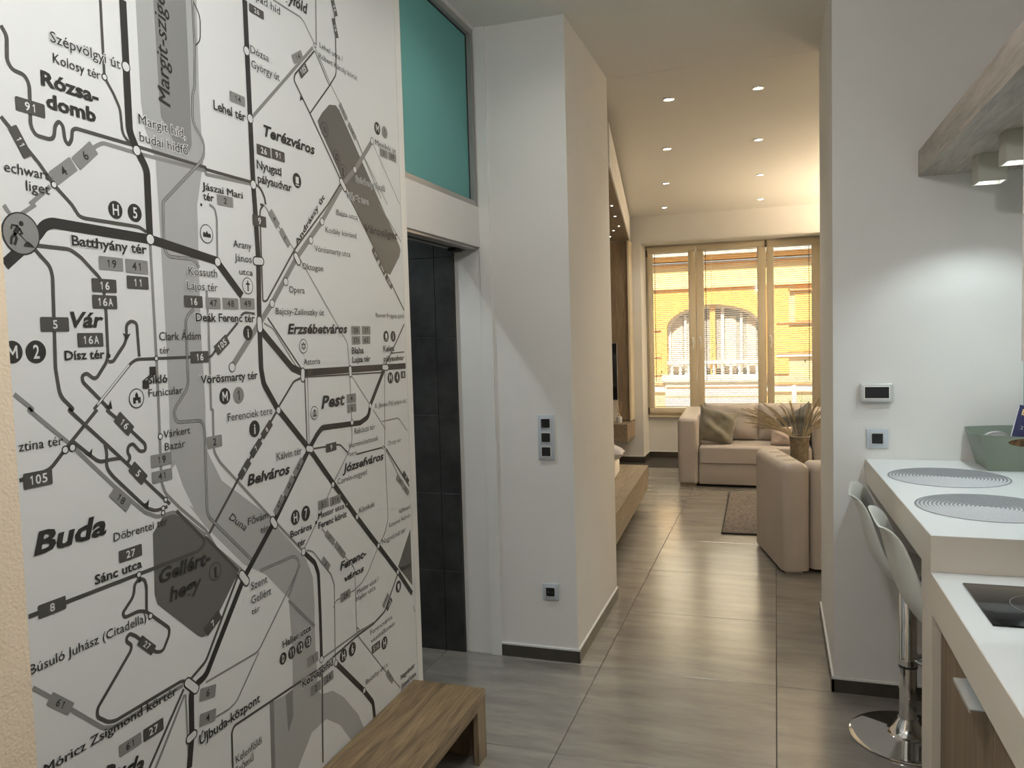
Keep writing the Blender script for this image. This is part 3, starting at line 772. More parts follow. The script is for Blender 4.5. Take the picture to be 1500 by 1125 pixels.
NAMES = [  # words, style, start of the baseline, length, cap height, angle in degrees
    ("Szépvölgyi út", "r", 1286, 2279, 184, 22, 0),
    ("Kolosy tér", "r", 1290, 2238, 121, 20, 0),
    ("Rózsa-", "b", 1258, 2185, 144, 28, 0),
    ("domb", "b", 1267, 2142, 125, 28, 0),
    ("echwart", "r", 1163, 1994, 100, 20, 0),
    ("liget", "r", 1208, 1965, 54, 20, 0),
    ("Margit híd,", "r", 1516, 2169, 156, 23, 0),
    ("budai hídfő", "r", 1516, 2129, 162, 22, 0),
    ("Margit-sziget", "v", 1623, 2234, 286, 38, 90),
    ("Batthyány tér", "m", 1308, 1867, 211, 21, 0),
    ("Vár", "i", 1293, 1695, 87, 31, 0),
    ("Dísz tér", "m", 1273, 1626, 104, 19, 0),
    ("Clark Ádám", "r", 1543, 1663, 146, 20, 0),
    ("tér", "r", 1542, 1631, 33, 17, 0),
    ("Sikló", "m", 1499, 1561, 64, 19, 0),
    ("Funicular", "r", 1499, 1530, 114, 18, 0),
    ("Kossuth", "r", 1656, 1827, 109, 21, 0),
    ("Lajos tér", "r", 1648, 1790, 116, 21, 0),
    ("Deák Ferenc tér", "m", 1673, 1710, 243, 21, 0),
    ("Vörösmarty tér", "m", 1679, 1549, 238, 21, 0),
    ("pád híd", "r", 1992, 2632, 117, 22, 0),
    ("gyföld", "i", 2134, 2689, 129, 32, 0),
    ("Dózsa", "r", 1955, 2473, 86, 21, 0),
    ("György út", "r", 1956, 2432, 135, 22, 0),
    ("Lehel tér", "m", 1784, 2271, 134, 24, 0),
    ("Terézváros", "i", 1999, 2251, 270, 31, 0),
    ("Nyugati", "m", 1959, 2150, 120, 24, 0),
    ("pályaudvar", "m", 1960, 2111, 169, 23, 0),
    ("Jászai Mari", "m", 1724, 2052, 164, 19, 0),
    ("tér", "m", 1725, 2026, 42, 19, 0),
    ("Lehel utca /", "l", 2325, 2608, 147, 18, 0),
    ("Róbert Károly körút", "l", 2319, 2572, 249, 18, 0),
    ("Mexikói út", "r", 2687, 2374, 169, 20, 0),
    ("Széchenyi fürdő", "l", 2530, 2210, 221, 22, 0),
    ("Hősök tere", "l", 2465, 2142, 152, 22, 0),
    ("Arany", "r", 1837, 1914, 80, 20, 0),
    ("János", "r", 1840, 1877, 75, 20, 0),
    ("utca", "r", 1857, 1841, 60, 17, 0),
    ("Andrássy út", "m", 2143, 1945, 250, 17, 45),
    ("Bajza utca", "l", 2388, 2076, 144, 18, 0),
    ("Kodály körönd", "l", 2314, 2009, 203, 19, 0),
    ("Vörösmarty utca", "l", 2243, 1940, 227, 20, 0),
    ("Oktogon", "r", 2168, 1878, 121, 19, 0),
    ("Opera", "r", 2091, 1801, 84, 20, 0),
    ("Bajcsy-Zsilinszky út", "r", 2018, 1734, 265, 19, 0),
    ("Erzsébetváros", "i", 2074, 1676, 354, 29, 0),
    ("Astoria", "r", 2152, 1577, 96, 19, 0),
    ("Városliget", "g", 2581, 2040, 262, 29, 0),
    ("Reiner Frigyes park", "l", 2639, 1733, 238, 16, 0),
    ("Keleti", "m", 2688, 1605, 89, 21, 0),
    ("pályaudvar", "m", 2688, 1567, 173, 19, 0),
    ("Blaha", "m", 2453, 1603, 84, 22, 0),
    ("Lujza tér", "m", 2454, 1572, 130, 20, 0),
    ("Pest", "i", 2243, 1431, 150, 39, 0),
    ("II. János Pál pápa tér", "l", 2605, 1397, 266, 17, 0),
    ("Ferenciek tere", "r", 1778, 1441, 200, 21, 0),
    ("ztina tér", "r", 1154, 1451, 102, 19, 0),
    ("Várkert", "r", 1540, 1427, 92, 18, 0),
    ("Bazár", "r", 1542, 1396, 70, 18, 0),
    ("Buda", "i", 1172, 1240, 182, 43, 0),
    ("Döbrentei tér", "r", 1372, 1216, 166, 19, 0),
    ("Sánc utca", "m", 1314, 1136, 135, 20, 0),
    ("Gellért-", "i", 1500, 1081, 182, 33, 0),
    ("hegy", "i", 1529, 1027, 116, 33, 0),
    ("Búsuló Juhász (Citadella)", "r", 1146, 1006, 307, 20, 0),
    ("Móricz Zsigmond körtér", "m", 1163, 793, 373, 20, 0),
    ("Újbuda-központ", "m", 1605, 627, 251, 25, 0),
    ("Buda", "i", 1296, 693, 126, 39, -15),
    ("Kálvin tér", "r", 1989, 1301, 131, 22, 0),
    ("Belváros", "i", 1847, 1252, 205, 29, 0),
    ("Fővám", "r", 1842, 1141, 92, 20, 0),
    ("tér", "r", 1897, 1104, 37, 19, 0),
    ("Duna", "I", 1761, 1178, 83, 20, -37),
    ("Boráros", "m", 2040, 1055, 117, 20, 0),
    ("tér", "m", 2076, 1017, 43, 19, 0),
    ("Rákóczi tér", "l", 2449, 1321, 152, 20, 0),
    ("Harminckettesek", "l", 2408, 1277, 212, 18, 0),
    ("tere", "l", 2409, 1249, 50, 15, 0),
    ("Orczy tér", "l", 2697, 1245, 110, 17, 0),
    ("Józsefváros", "i", 2358, 1199, 299, 28, 0),
    ("Corvin-negyed", "l", 2322, 1165, 203, 20, 0),
    ("Klinikák", "l", 2459, 1038, 114, 19, 0),
    ("Mester utca /", "m", 2197, 1077, 180, 19, 0),
    ("Ferenc körút", "m", 2196, 1045, 178, 20, 0),
    ("Kőbányai", "l", 2771, 967, 98, 16, 0),
    ("Könyves Kálmán", "l", 2681, 932, 186, 17, 0),
    ("Nagyvárad tér", "l", 2620, 883, 197, 19, 0),
    ("Ferenc-", "i", 2316, 872, 181, 27, 0),
    ("város", "i", 2340, 825, 136, 21, 0),
    ("Népliget", "r", 2764, 736, 95, 19, 0),
    ("Mester utca /", "l", 2422, 756, 159, 17, 0),
    ("Haller utca", "l", 2415, 732, 139, 18, 0),
    ("Szent", "r", 1841, 956, 76, 21, 0),
    ("Gellért", "r", 1839, 916, 93, 22, 0),
    ("tér", "r", 1838, 886, 38, 17, 0),
    ("Haller utca", "m", 1975, 736, 152, 21, 0),
    ("Közvágóhíd", "m", 2066, 574, 181, 23, 0),
    ("Ferencváros", "l", 2504, 578, 173, 18, 0),
    ("vasútállomás", "l", 2506, 547, 191, 17, 0),
    ("Beöthy utca", "l", 2457, 413, 169, 18, 0),
    ("Nagysándor", "m", 2729, 315, 129, 18, 0),
    ("József utca", "m", 2731, 277, 132, 18, 0),
    ("Kelenföldi", "r", 1740, 506, 115, 21, 0),
    ("Erőmű", "r", 1738, 476, 77, 20, 0),
]

def course(s):
    return [Vector((float(a), float(b))) for a, b in (t.split(',') for t in s.split())]
def rounded(P, r=45.0, n=5):
    out = [P[0]]
    for i in range(1, len(P)-1):
        a, b = P[i-1]-P[i], P[i+1]-P[i]
        la, lb = a.length, b.length
        if la < 1e-3 or lb < 1e-3: continue
        a.normalize(); b.normalize(); dev = PI-a.angle(b)
        if dev < .06: out.append(P[i]); continue
        d = min(r*math.tan(dev/2), la*.46, lb*.46); p0, p2 = P[i]+a*d, P[i]+b*d
        for k in range(n+1):
            t = k/n; out.append(p0*(1-t)**2 + P[i]*2*t*(1-t) + p2*t*t)
    out.append(P[-1]); return out
class Print:
    """Flat print on the wall: collects 2-D shapes (mm along, mm up) on one thin layer."""
    def __init__(s, layer): s.v = []; s.f = []; s.cut = []; s.x = XL+.0022+layer*.00009
    def add(s, pts):
        i = len(s.v); s.v += [(s.x, p[0]/1000, p[1]/1000) for p in pts]
        for t in tessellate_polygon([[Vector((p[0], p[1], 0)) for p in pts]]): s.f.append(tuple(i+k for k in t))
    def piece(s): s.cut.append((len(s.v), len(s.f))); s.x += .0000024
    def disc(s, c, r, n=20, ry=None): s.add([(c[0]+r*math.cos(2*PI*k/n), c[1]+(ry or r)*math.sin(2*PI*k/n)) for k in range(n)])
    def ribbon(s, P, w, off=0.0):
        h = w/2; i0 = len(s.v); N = len(P)
        for i, p in enumerate(P):
            d0 = (P[i]-P[i-1]).normalized() if i else (P[1]-P[0]).normalized()
            d1 = (P[i+1]-P[i]).normalized() if i < N-1 else d0
            n0, n1 = Vector((-d0.y, d0.x)), Vector((-d1.y, d1.x)); m = n0+n1
            m = n0 if m.length < .3 else m.normalized(); k = h/max(.5, m.dot(n0))
            for q in (p+m*k*(1+off/h), p-m*k*(1-off/h)): s.v.append((s.x, q.x/1000, q.y/1000))
        for i in range(N-1):
            a = i0+2*i; s.f.append((a, a+1, a+3, a+2))
    def rect(s, c, hw, hh, ang=0, r=3):
        ca, sa = math.cos(math.radians(ang)), math.sin(math.radians(ang)); pts = []
        for sx, sy, a0 in ((1, 1, 0), (-1, 1, 90), (-1, -1, 180), (1, -1, 270)):
            for k in range(4):
                t = math.radians(a0+30*k); x = sx*(hw-r)+r*math.cos(t); y = sy*(hh-r)+r*math.sin(t)
                pts.append((c[0]+x*ca-y*sa, c[1]+x*sa+y*ca))
        s.add(pts)
    def mesh(s, me, place):
        i = len(s.v)
        for v in me.vertices:
            a, b = place(v.co.x, v.co.y); s.v.append((s.x, a/1000, b/1000))
        for p in me.polygons: s.f.append(tuple(i+k for k in p.vertices))
    def done(s, name, m, parent, label=None):
        cuts = s.cut or [(0, 0)]
        for n, (v0, f0) in enumerate(cuts):
            v1, f1 = cuts[n+1] if n+1 < len(cuts) else (len(s.v), len(s.f))
            if f1 == f0: continue
            bm = bmesh.new(); vs = [bm.verts.new(v) for v in s.v[v0:v1]]
            for f in s.f[f0:f1]:
                try: bm.faces.new([vs[k-v0] for k in f])
                except ValueError: pass
            bmesh.ops.triangulate(bm, faces=[f for f in bm.faces if len(f.verts) > 4])
            if name.endswith('_area'):               # keep large tints in compact faces
                ys_, zs_ = [v.co.y for v in bm.verts], [v.co.z for v in bm.verts]
                for lo, hi, no in ((min(ys_), max(ys_), (0, 1, 0)), (min(zs_), max(zs_), (0, 0, 1))):
                    c = lo+.12
                    while c < hi:
                        bmesh.ops.bisect_plane(bm, geom=bm.verts[:]+bm.edges[:]+bm.faces[:], plane_co=(0, c, c), plane_no=no, dist=1e-6); c += .12
            for f in bm.faces:
                f.normal_update()
                if f.normal.x < 0: f.normal_flip()
            me = bpy.data.meshes.new(name); bm.to_mesh(me); bm.free(); me.materials.append(m)
            o = link(name, me, parent)
            if label: o['label'] = label
INK = {'K': (.028, .027, .024), 'D': (.072, .069, .060), 'B': (.045, .045, .042), 'G': (.24, .24, .225), 'R': (.385, .39, .375),
       'I': (.225, .225, .215), 'P': (.125, .122, .11), 'W': (.70, .71, .69)}
MI = {k: mat('mural_ink_'+n, INK[k], .5) for k, n in (('K', 'black'), ('D', 'charcoal'), ('B', 'slate'), ('G', 'grey'), ('R', 'pale_grey'), ('I', 'mid_grey'), ('P', 'dark_grey'))}
MI['W'] = M['mural_white']
mur = thing('map_mural', 'black and grey transit map of a river city covering the whole left wall', 'mural', (XL, 2.0, .02))
box('map_panel', M['mural_white'], XL+.0002, XL+.002, 1.10, 2.883, .02, 3.165, mur)
LAY = {k: Print(i) for i, k in enumerate(['R', 'W0', 'I', 'P', 'G', 'D', 'B', 'B2', 'K', 'RIM', 'DOT', 'BLK', 'BG', 'BD', 'HALO', 'INK', 'WINK'])}
for c, s in AREAS: q = LAY['W0' if c == 'W' else c]; q.piece(); q.add(course(s))
for c, w, s in ROUTES:
    P = rounded(course(s)); LAY[c if c not in 'WI' else 'B2' if c == 'W' else 'G'].piece()
    if c == 'W': LAY['B2'].ribbon(P, w); continue
    if c == 'I': LAY['G'].ribbon(P, w); continue
    LAY[c].ribbon(P, w*.95)
    if c == 'B' and w > 5: LAY['B2'].piece(); LAY['B2'].ribbon(P, 1.1, 1.6); LAY['B2'].ribbon(P, 1.1, -1.6)
for x, y, r in STOPS: LAY['RIM'].piece(); LAY['DOT'].piece(); LAY['RIM'].disc((x, y), r+2.2); LAY['DOT'].disc((x, y), r-.6)
for x, y, r in SOLID_STOPS: LAY['BLK'].piece(); LAY['BLK'].disc((x, y), r)
for xa, ya, xb, yb, r in INTERCHANGES:
    a, b = Vector((xa, ya)), Vector((xb, yb)); d = (b-a).normalized(); n = Vector((-d.y, d.x)); t0 = math.atan2(n.y, n.x)
    for lay, rr in (('RIM', r+3), ('DOT', r-1)):
        pts = [(a.x+rr*math.cos(t0+PI*k/10), a.y+rr*math.sin(t0+PI*k/10)) for k in range(11)] + [(b.x+rr*math.cos(t0+PI+PI*k/10), b.y+rr*math.sin(t0+PI+PI*k/10)) for k in range(11)]
        LAY[lay].piece(); LAY[lay].add(pts)
for xa, ya, xb, yb, h in ARROWS:
    if not h: continue
    a, b = Vector((xa, ya)), Vector((xb, yb)); d = (b-a).normalized(); n = Vector((-d.y, d.x))*h
    LAY['BLK'].piece(); LAY['BLK'].add([b, a-n*.9, a-d*-4, a+n*.9])
# letters are shaped once as text curves, then laid flat on the wall
jobs = []
def job(body, lay, style, x, y, length, cap, ang, center=False, halo=False): jobs.append((body, lay, style, x, y, length, cap, ang, center, halo))
ONE = [(.50, .72), (.34, .72), (.14, .58), (.14, .46), (.34, .56), (.34, 0), (.50, 0)]
def number(t, lay, x, y, length, cap, ang):
    """Digits and letters set one by one; the 1 has its flag drawn."""
    q = LAY[lay]; q.piece(); n = len(t); cell = length/n; ca, sa = math.cos(math.radians(ang)), math.sin(math.radians(ang))
    for k, ch in enumerate(t):
        cx_ = (k-(n-1)/2)*cell
        def put(u, v): return (x+(cx_+u)*ca-v*sa, y+(cx_+u)*sa+v*ca)
        if ch == '1':
            w1 = min(cell, cap*.75); q.add([put((a-.34)*w1*1.15, (b_-.36)*cap/.72) for a, b_ in ONE][::-1])
        elif ch == 'M':
            w1, h1 = cell*.46, cap/2; s1 = w1*.34
            q.add([put(*p) for p in ((-w1, -h1), (-w1+s1, -h1), (-w1+s1, h1*.25), (0, -h1*.55), (w1-s1, h1*.25), (w1-s1, -h1), (w1, -h1), (w1, h1), (w1-s1, h1), (0, -h1*.02), (-w1+s1, h1), (-w1, h1))])
        else: chars.append((q, len(q.cut)-1, ch, x+cx_*ca, y+cx_*sa, cell*.84, cap, ang))
chars = []
for t, c, x, y, hw, hh, a, ink in BADGES:
    q = LAY['BD' if c == 'D' else 'BG']; q.piece(); q.rect((x, y), hw, hh, a)
    number(t, 'WINK' if ink == 'w' else 'INK', x, y, min(hw*1.35, hh*.98*len(t)+2), hh*1.12, a)
for t, c, x, y, r, ink in DISCS:
    q = LAY['BLK' if c == 'K' else 'BG']; q.piece(); q.disc((x, y), r, 28)
    number(t, 'WINK' if ink == 'w' else 'INK', x, y, r*(1.05 if t in 'MH' else .62*len(t)+.1), r*1.15, 0)
for t, s, x, y, L, cap, a in NAMES: job(t, 'INK', s, x, y, L, cap, a, False, s in 'rml' and cap > 20)
OFF = {'n': .018, 'r': .002, 'l': -.004, 'm': .022, 'b': .034, 'i': .030, 'I': .0, 'g': .012, 'v': .012}
cache = []
for j in jobs:
    for halo in ((False, True) if j[9] else (False,)):
        cu = bpy.data.curves.new('lettering', 'FONT'); cu.body = j[0]; cu.size = 1
        cu.offset = (0 if 'M' in j[0] and not halo else OFF[j[2]]) + (.055 if halo else 0); cu.shear = .22 if j[2] in 'iIgv' else 0
        cu.resolution_u = 2; cu.fill_mode = 'FRONT'
        o = bpy.data.objects.new('lettering', cu); COL.objects.link(o); cache.append((j, halo, o, cu))
cu = bpy.data.curves.new('lettering', 'FONT'); cu.body = 'H'; o = bpy.data.objects.new('lettering', cu); COL.objects.link(o); cache.append((None, False, o, cu))
dg = bpy.context.evaluated_depsgraph_get(); dg.update()
shapes = [(j, h, bpy.data.meshes.new_from_object(o.evaluated_get(dg))) for j, h, o, cu in cache]
for j, h, o, cu in cache: bpy.data.objects.remove(o); bpy.data.curves.remove(cu)
glyph = {}
for ch in sorted({c[2] for c in chars}): glyph[ch] = text_mesh(ch, 1, .018)
CAPH = max(v.co.y for v in shapes[-1][2].vertices)
for q, k, ch, x, y, w_, cap, ang in chars:
    me = glyph[ch]; a = min(v.co.x for v in me.vertices); b = max(v.co.x for v in me.vertices)
    sx = min(w_/(b-a), cap/CAPH*1.05); sy = cap/CAPH; ca, sa = math.cos(math.radians(ang)), math.sin(math.radians(ang))
    q.piece(); q.mesh(me, lambda u, v: (x+(u-(a+b)/2)*sx*ca-(v-CAPH/2)*sy*sa, y+(u-(a+b)/2)*sx*sa+(v-CAPH/2)*sy*ca))
ext = {}
for j, h, me in shapes[:-1]:
    if not h: ext[id(j)] = (min(v.co.x for v in me.vertices), max(v.co.x for v in me.vertices))
for j, h, me in shapes[:-1]:
    body, lay, style, x, y, L, cap, ang, center, _ = j
    a, b = ext[id(j)]; sx = L/(b-a); sy = cap/CAPH; ca, sa = math.cos(math.radians(ang)), math.sin(math.radians(ang))
    ox, oy = (-(a+b)/2*sx, -CAPH/2*sy) if center else (-a*sx, 0)
    if 'M' in body and not h and OFF[j[2]] > .01:        # heavier strokes: the letters printed twice more, a hair apart
        for dx in (-OFF[j[2]], OFF[j[2]]):
            LAY[lay].piece(); LAY[lay].mesh(me, lambda u, v: (x+((u+dx)*sx+ox)*ca-(v*sy+oy)*sa, y+((u+dx)*sx+ox)*sa+(v*sy+oy)*ca))
    LAY['HALO' if h else lay].piece(); LAY['HALO' if h else lay].mesh(me, lambda u, v: (x+(u*sx+ox)*ca-(v*sy+oy)*sa, y+(u*sx+ox)*sa+(v*sy+oy)*ca))
for j, h, me in shapes: bpy.data.meshes.remove(me)
# pictograms
I, K_, D_, G_ = LAY['WINK'], LAY['BLK'], LAY['DOT'], LAY['RIM']
for kind, x, y, r in PICTOGRAMS:
    for q in (I, K_, LAY['INK']): q.piece()
    if kind in ('train', 'bus'):
        K_.disc((x, y), r, 26); I.rect((x, y+r*.05), r*.36, r*.45, 0, r*.1); LAY['WINK'].rect((x, y-r*.62), r*.42, r*.06, 0, 1)
        q = Print(17.5); q.rect((x, y+r*.18), r*.26, r*.14, 0, 1); q.disc((x-r*.18, y-r*.22), r*.07); q.disc((x+r*.18, y-r*.22), r*.07); q.done('pictogram', MI['K'], mur)
        continue
    if kind == 'works':
        K_.disc((x, y), r+3, 40); q = Print(12.6); q.disc((x, y), r, 40); q.done('roadworks_disc', MI['G'], mur, 'grey disc')
        q = LAY['INK']; q.disc((x+r*.02, y+r*.50), r*.13)
        V2 = lambda *p: [Vector((x+a*r, y+b*r)) for a, b in p]
        q.ribbon(V2((-.12, .32), (-.38, -.02)), r*.26); q.ribbon(V2((-.38, 0), (-.30, -.28), (-.42, -.60)), r*.15); q.ribbon(V2((-.36, -.02), (-.58, -.28), (-.62, -.60)), r*.14)
        q.ribbon(V2((-.16, .36), (-.50, .38), (-.56, .16)), r*.09); q.ribbon(V2((-.10, .24), (.05, .02), (-.12, -.05)), r*.09); q.ribbon(V2((-.20, .02), (.52, -.58)), r*.035)
        q.add(V2((.05, -.62), (.18, -.42), (.36, -.36), (.56, -.50), (.72, -.66)))
        continue
    if kind in ('bath', 'column', 'tower') or (kind == 'museum' and y > 1900):
        K_.disc((x, y), r, 26); q = Print(12.6); q.disc((x, y), r-2.5, 26); q.done('pictogram_disc', MI['P'], mur)
    else: K_.disc((x, y), r, 26); q = Print(12.6); q.disc((x, y), r-2.5, 26); q.done('pictogram_disc', MI['W'], mur)
    q = LAY['INK']
    V2 = lambda *p: [Vector((x+a*r, y+b*r)) for a, b in p]
    if kind == 'cross': q.ribbon(V2((0, .62), (0, -.62)), r*.20); q.ribbon(V2((-.36, .22), (.36, .22)), r*.20)
    elif kind == 'star':
        for s_ in (1, -1):
            T = V2(*[(.55*math.cos(PI/2*s_+2*PI*k/3), .55*math.sin(PI/2*s_+2*PI*k/3)) for k in range(3)]); q.ribbon(T+[T[0]], r*.09)
    elif kind == 'castle':
        q.add(V2((-.5, -.5), (-.16, -.5), (-.16, .1), (-.5, .1))); q.add(V2((.16, -.5), (.5, -.5), (.5, .1), (.16, .1))); q.add(V2((-.2, -.2), (.2, -.2), (.2, .35), (0, .65), (-.2, .35)))
    elif kind == 'city': q.add(V2((-.6, -.35), (.6, -.35), (.6, 0), (.35, .1), (.2, .0), (0, .35), (-.2, .05), (-.45, .2), (-.6, 0)))
    elif kind == 'museum':
        q.rect((x, y-r*.45), r*.5, r*.08, 0, 1); q.add(V2((-.5, .2), (.5, .2), (0, .55)))
        for k in range(4): q.rect((x+(k-1.5)*r*.27, y-r*.12), r*.06, r*.26, 0, .5)
    elif kind == 'bath':
        for s_ in (-.25, .1, .4): q.ribbon(V2((s_-.05, -.4), (s_+.12, -.1), (s_-.12, .15), (s_+.05, .45)), r*.1)
    elif kind in ('column', 'tower'): q.add(V2((-.12, -.6), (.12, -.6), (.22, .5), (-.22, .5))); q.rect((x, y-r*.6), r*.3, r*.07, 0, 1)
for k, nm, mk in (('R', 'river_area', 'R'), ('W0', 'bank_area', 'W'), ('I', 'island_area', 'I'), ('P', 'park_area', 'P'), ('G', 'grey_route_line', 'G'),
                  ('D', 'charcoal_route_line', 'D'), ('B', 'boat_route_line', 'B'), ('B2', 'boat_line_core', 'W'), ('K', 'black_route_line', 'K'), ('RIM', 'stop_rim', 'K'),
                  ('DOT', 'stop_dot', 'W'), ('BLK', 'black_disc', 'K'), ('BG', 'grey_number_badge', 'G'), ('BD', 'charcoal_number_badge', 'D'),
                  ('HALO', 'lettering_outline', 'W'), ('INK', 'black_lettering', 'K'), ('WINK', 'white_lettering', 'W')):
    LAY[k].done(nm, MI[mk], mur)
# funicular sign: two squares joined by two bars
q = Print(13); V2 = lambda *p: [Vector(a) for a in p]
q.rect((1517, 1591), 10, 10, 0, .5); q.rect((1493, 1560), 10, 10, 0, .5)
for d in (-6, 5): q.ribbon([Vector((1493+d, 1570)), Vector((1517+d, 1583))], 3)
q.done('funicular_sign', MI['K'], mur)

# ---------------------------------------------------------------- low bench under the mural
bn = thing('bench', 'low oak-effect shoe bench on the floor below the map mural', 'bench', (-1.25, 2.3, 0))
BX0, BX1, BY0, BY1 = -1.403, -1.093, 1.35, 2.834
box('seat_board', M['bench_oak'], BX0, BX1, BY0, BY1, .247, .272, bn, .0015, 1)
box('front_rail', M['bench_oak'], BX1-.022, BX1-.001, BY0+.022, BY1-.022, .212, .247, bn, .001, 1)
box('back_panel', M['bench_oak'], BX0, BX0+.016, BY0+.02, BY1-.02, .004, .247, bn)
box('side_panel', M['oak_leg'], BX0+.016, BX1-.001, BY1-.022, BY1, .0, .247, bn, .001, 1)
box('front_upright', M['oak_leg'], BX1-.022, BX1-.001, BY1-.085, BY1-.022, 0, .212, bn, .001, 1)
box('side_panel', M['oak_leg'], BX0+.016, BX1-.001, BY0, BY0+.022, 0, .247, bn, .001, 1)
box('divider', M['oak_leg'], BX0+.016, BX1-.03, 2.09, 2.11, 0, .247, bn)

# ---------------------------------------------------------------- wall switches and sockets (all face the camera side)
def switch_plate(name, label, cat, xc, zc, w, h, y, rows, kind, th=.009, group=None):
    t = thing(name, label, cat, (xc, y, zc))
    box('frame', M['switch_frame'], xc-w/2, xc+w/2, y-th, y-.0002, zc-h/2, zc+h/2, t, .0025)
    for k in range(rows):
        z = zc+(rows-1-2*k)*.0355; s = .0255
        ri = MB()
        for q in ((-s, s, -s, -s+.003), (-s, s, s-.003, s), (-s, -s+.003, -s+.003, s-.003), (s-.003, s, -s+.003, s-.003)):
            ri.box(xc+q[0], xc+q[1], y-th-.004, y-th, z+q[2], z+q[3])
        ri.obj('rim', M['switch_inner'], t, smooth=None)
        c = s-.0035
        if kind == 'rocker': box('rocker', M['black_plastic'], xc-c, xc+c, y-th-.0035, y-th, z-c, z+c, t, .001, 1)
        else:
            p = box('socket_insert', M['black_plastic'], xc-c, xc+c, y-th-.0015, y-th, z-c, z+c, t, .0008, 1)
            MB().lathe([(.018, -.003), (.0195, -.003), (.0195, 0), (.018, 0), (.018, -.003)], (xc, y-th-.001, z), 24, 'Y').obj('recess_ring', M['black_gloss'], p)
            for dx in (-.0095, .0095): MB().lathe([(0, -.0022), (.0025, -.0022), (.0025, 0)], (xc+dx, y-th-.0008, z), 10, 'Y').obj('contact', M['chrome_satin'], p)
    return t
switch_plate('light_switch', 'grey glass triple switch plate with three black rockers on the white pier', 'switch', -1.091, 1.139, .083, .226, YP, 3, 'rocker')
switch_plate('power_socket', 'grey framed black power socket low on the white pier', 'socket', -1.088, .354, .083, .085, YP, 1, 'socket')
switch_plate('power_socket', 'grey framed single black switch on the wall just above the bar', 'switch', .418, 1.157, .088, .084, 3.77, 1, 'rocker')
th = thing('thermostat', 'silver framed wall thermostat with a blank dark screen', 'thermostat', (.413, 3.77, 1.36))
box('housing', M['switch_inner'], .348, .478, 3.738, 3.7698, 1.319, 1.400, th, .006, 3)
box('screen', M['black_plastic'], .366, .462, 3.7365, 3.739, 1.336, 1.385, th, .001, 1)
sb = MB()
for q in ((.363, .465, 1.333, 1.336), (.363, .465, 1.385, 1.388), (.363, .366, 1.336, 1.385), (.462, .465, 1.336, 1.385)): sb.box(q[0], q[1], 3.7355, 3.739, q[2], q[3])
sb.obj('screen_bezel', M['slat'], th, smooth=None)

# ---------------------------------------------------------------- kitchen
KX, KW = .405, .963                                # front edge of the worktop, its height
wt = thing('kitchen_unit', 'white kitchen base unit with oak drawer fronts under a thick white worktop', 'kitchen unit', (.8, 1.2, 0))
box('end_panel', M['worktop_lit_warm'], KX, 1.248, 2.402, 2.554, 0, .845, wt, .001, 1)
box('carcass', M['worktop_lit_warm'], KX+.045, 1.248, -.2, 2.402, .10, .845, wt)
box('plinth', M['alu'], KX+.07, 1.248, -.2, 2.402, 0, .10, wt)
for ya, yb in ((1.842, 2.397), (1.24, 1.838), (.64, 1.236), (.04, .636)):
    d = box('drawer', M['drawer_oak'], KX+.022, KX+.043, ya, yb, .105, .832, wt, .001, 1)
    h = MB().box(KX-.022, KX+.022, ya+.002, ya+.165, .832, .8345).box(KX-.022, KX-.0195, ya+.002, ya+.165, .826, .832)
    h.obj('pull', M['handle'], d, smooth=None)
wk = thing('worktop', 'thick white kitchen worktop in front of the raised bar', 'worktop', (.8, 1.2, .85))
MB().box(KX, 1.248, -.2, 2.56, .850, KW).bevel(.0015, 1).obj('slab', M['worktop'], wk)
box('warm_lit_face', M['worktop_lit_warm'], KX-.0015, KX-.0001, -.199, 2.559, .8505, KW-.0012, wk)  # thin facing that carries the painted warm light on the slab's side
hb = thing('hob', 'black glass induction hob set into the white worktop', 'hob', (.75, 2.1, KW))
HX0, HX1, HY0, HY1 = .462, 1.04, 2.005, 2.315
box('glass', M['black_gloss'], HX0, HX1, HY0, HY1, KW-.001, KW+.005, hb, .002, 2)
for cx_, cy_, r_ in ((.62, 2.16, .085), (.88, 2.16, .1)):
    MB().lathe([(r_-.001, .0), (r_, .0), (r_, .0003), (r_-.001, .0003), (r_-.001, 0)], (cx_, cy_, KW+.005), 40).obj('cooking_zone', M['alu'], hb)
br = thing('bar_counter', 'thick white raised bar counter running to the wall, with placemats on it', 'bar counter', (.8, 3.1, KW))
bp_ = MB().prism([(KX, 2.415), (1.248, 2.415), (1.248, 3.768), (.372, 3.768)], .9635, 1.066).bevel(.0015, 1)
bp_.obj('slab', M['worktop'], br)
MB().prism([(KX-.0001, 2.4152), (.3719, 3.7678), (.3704, 3.7678), (KX-.0016, 2.4136)], .964, 1.0648).obj('warm_lit_face', M['worktop_lit_warm'], br, smooth=None)
box('warm_lit_face', M['worktop_lit_warm'], KX-.0015, 1.247, 2.4136, 2.4149, .964, 1.0648, br)  # bar faces skinned in the same painted warm light
MB().prism([(KX+.03, 2.566), (1.24, 2.566), (1.24, 3.765), (KX+.0, 3.765)], .93, .9633).obj('underframe', M['worktop_lit_warm'], br, smooth=None)
box('wall_bracket', M['worktop_lit_warm'], 1.2, 1.248, 2.56, 3.765, 0, .93, br)

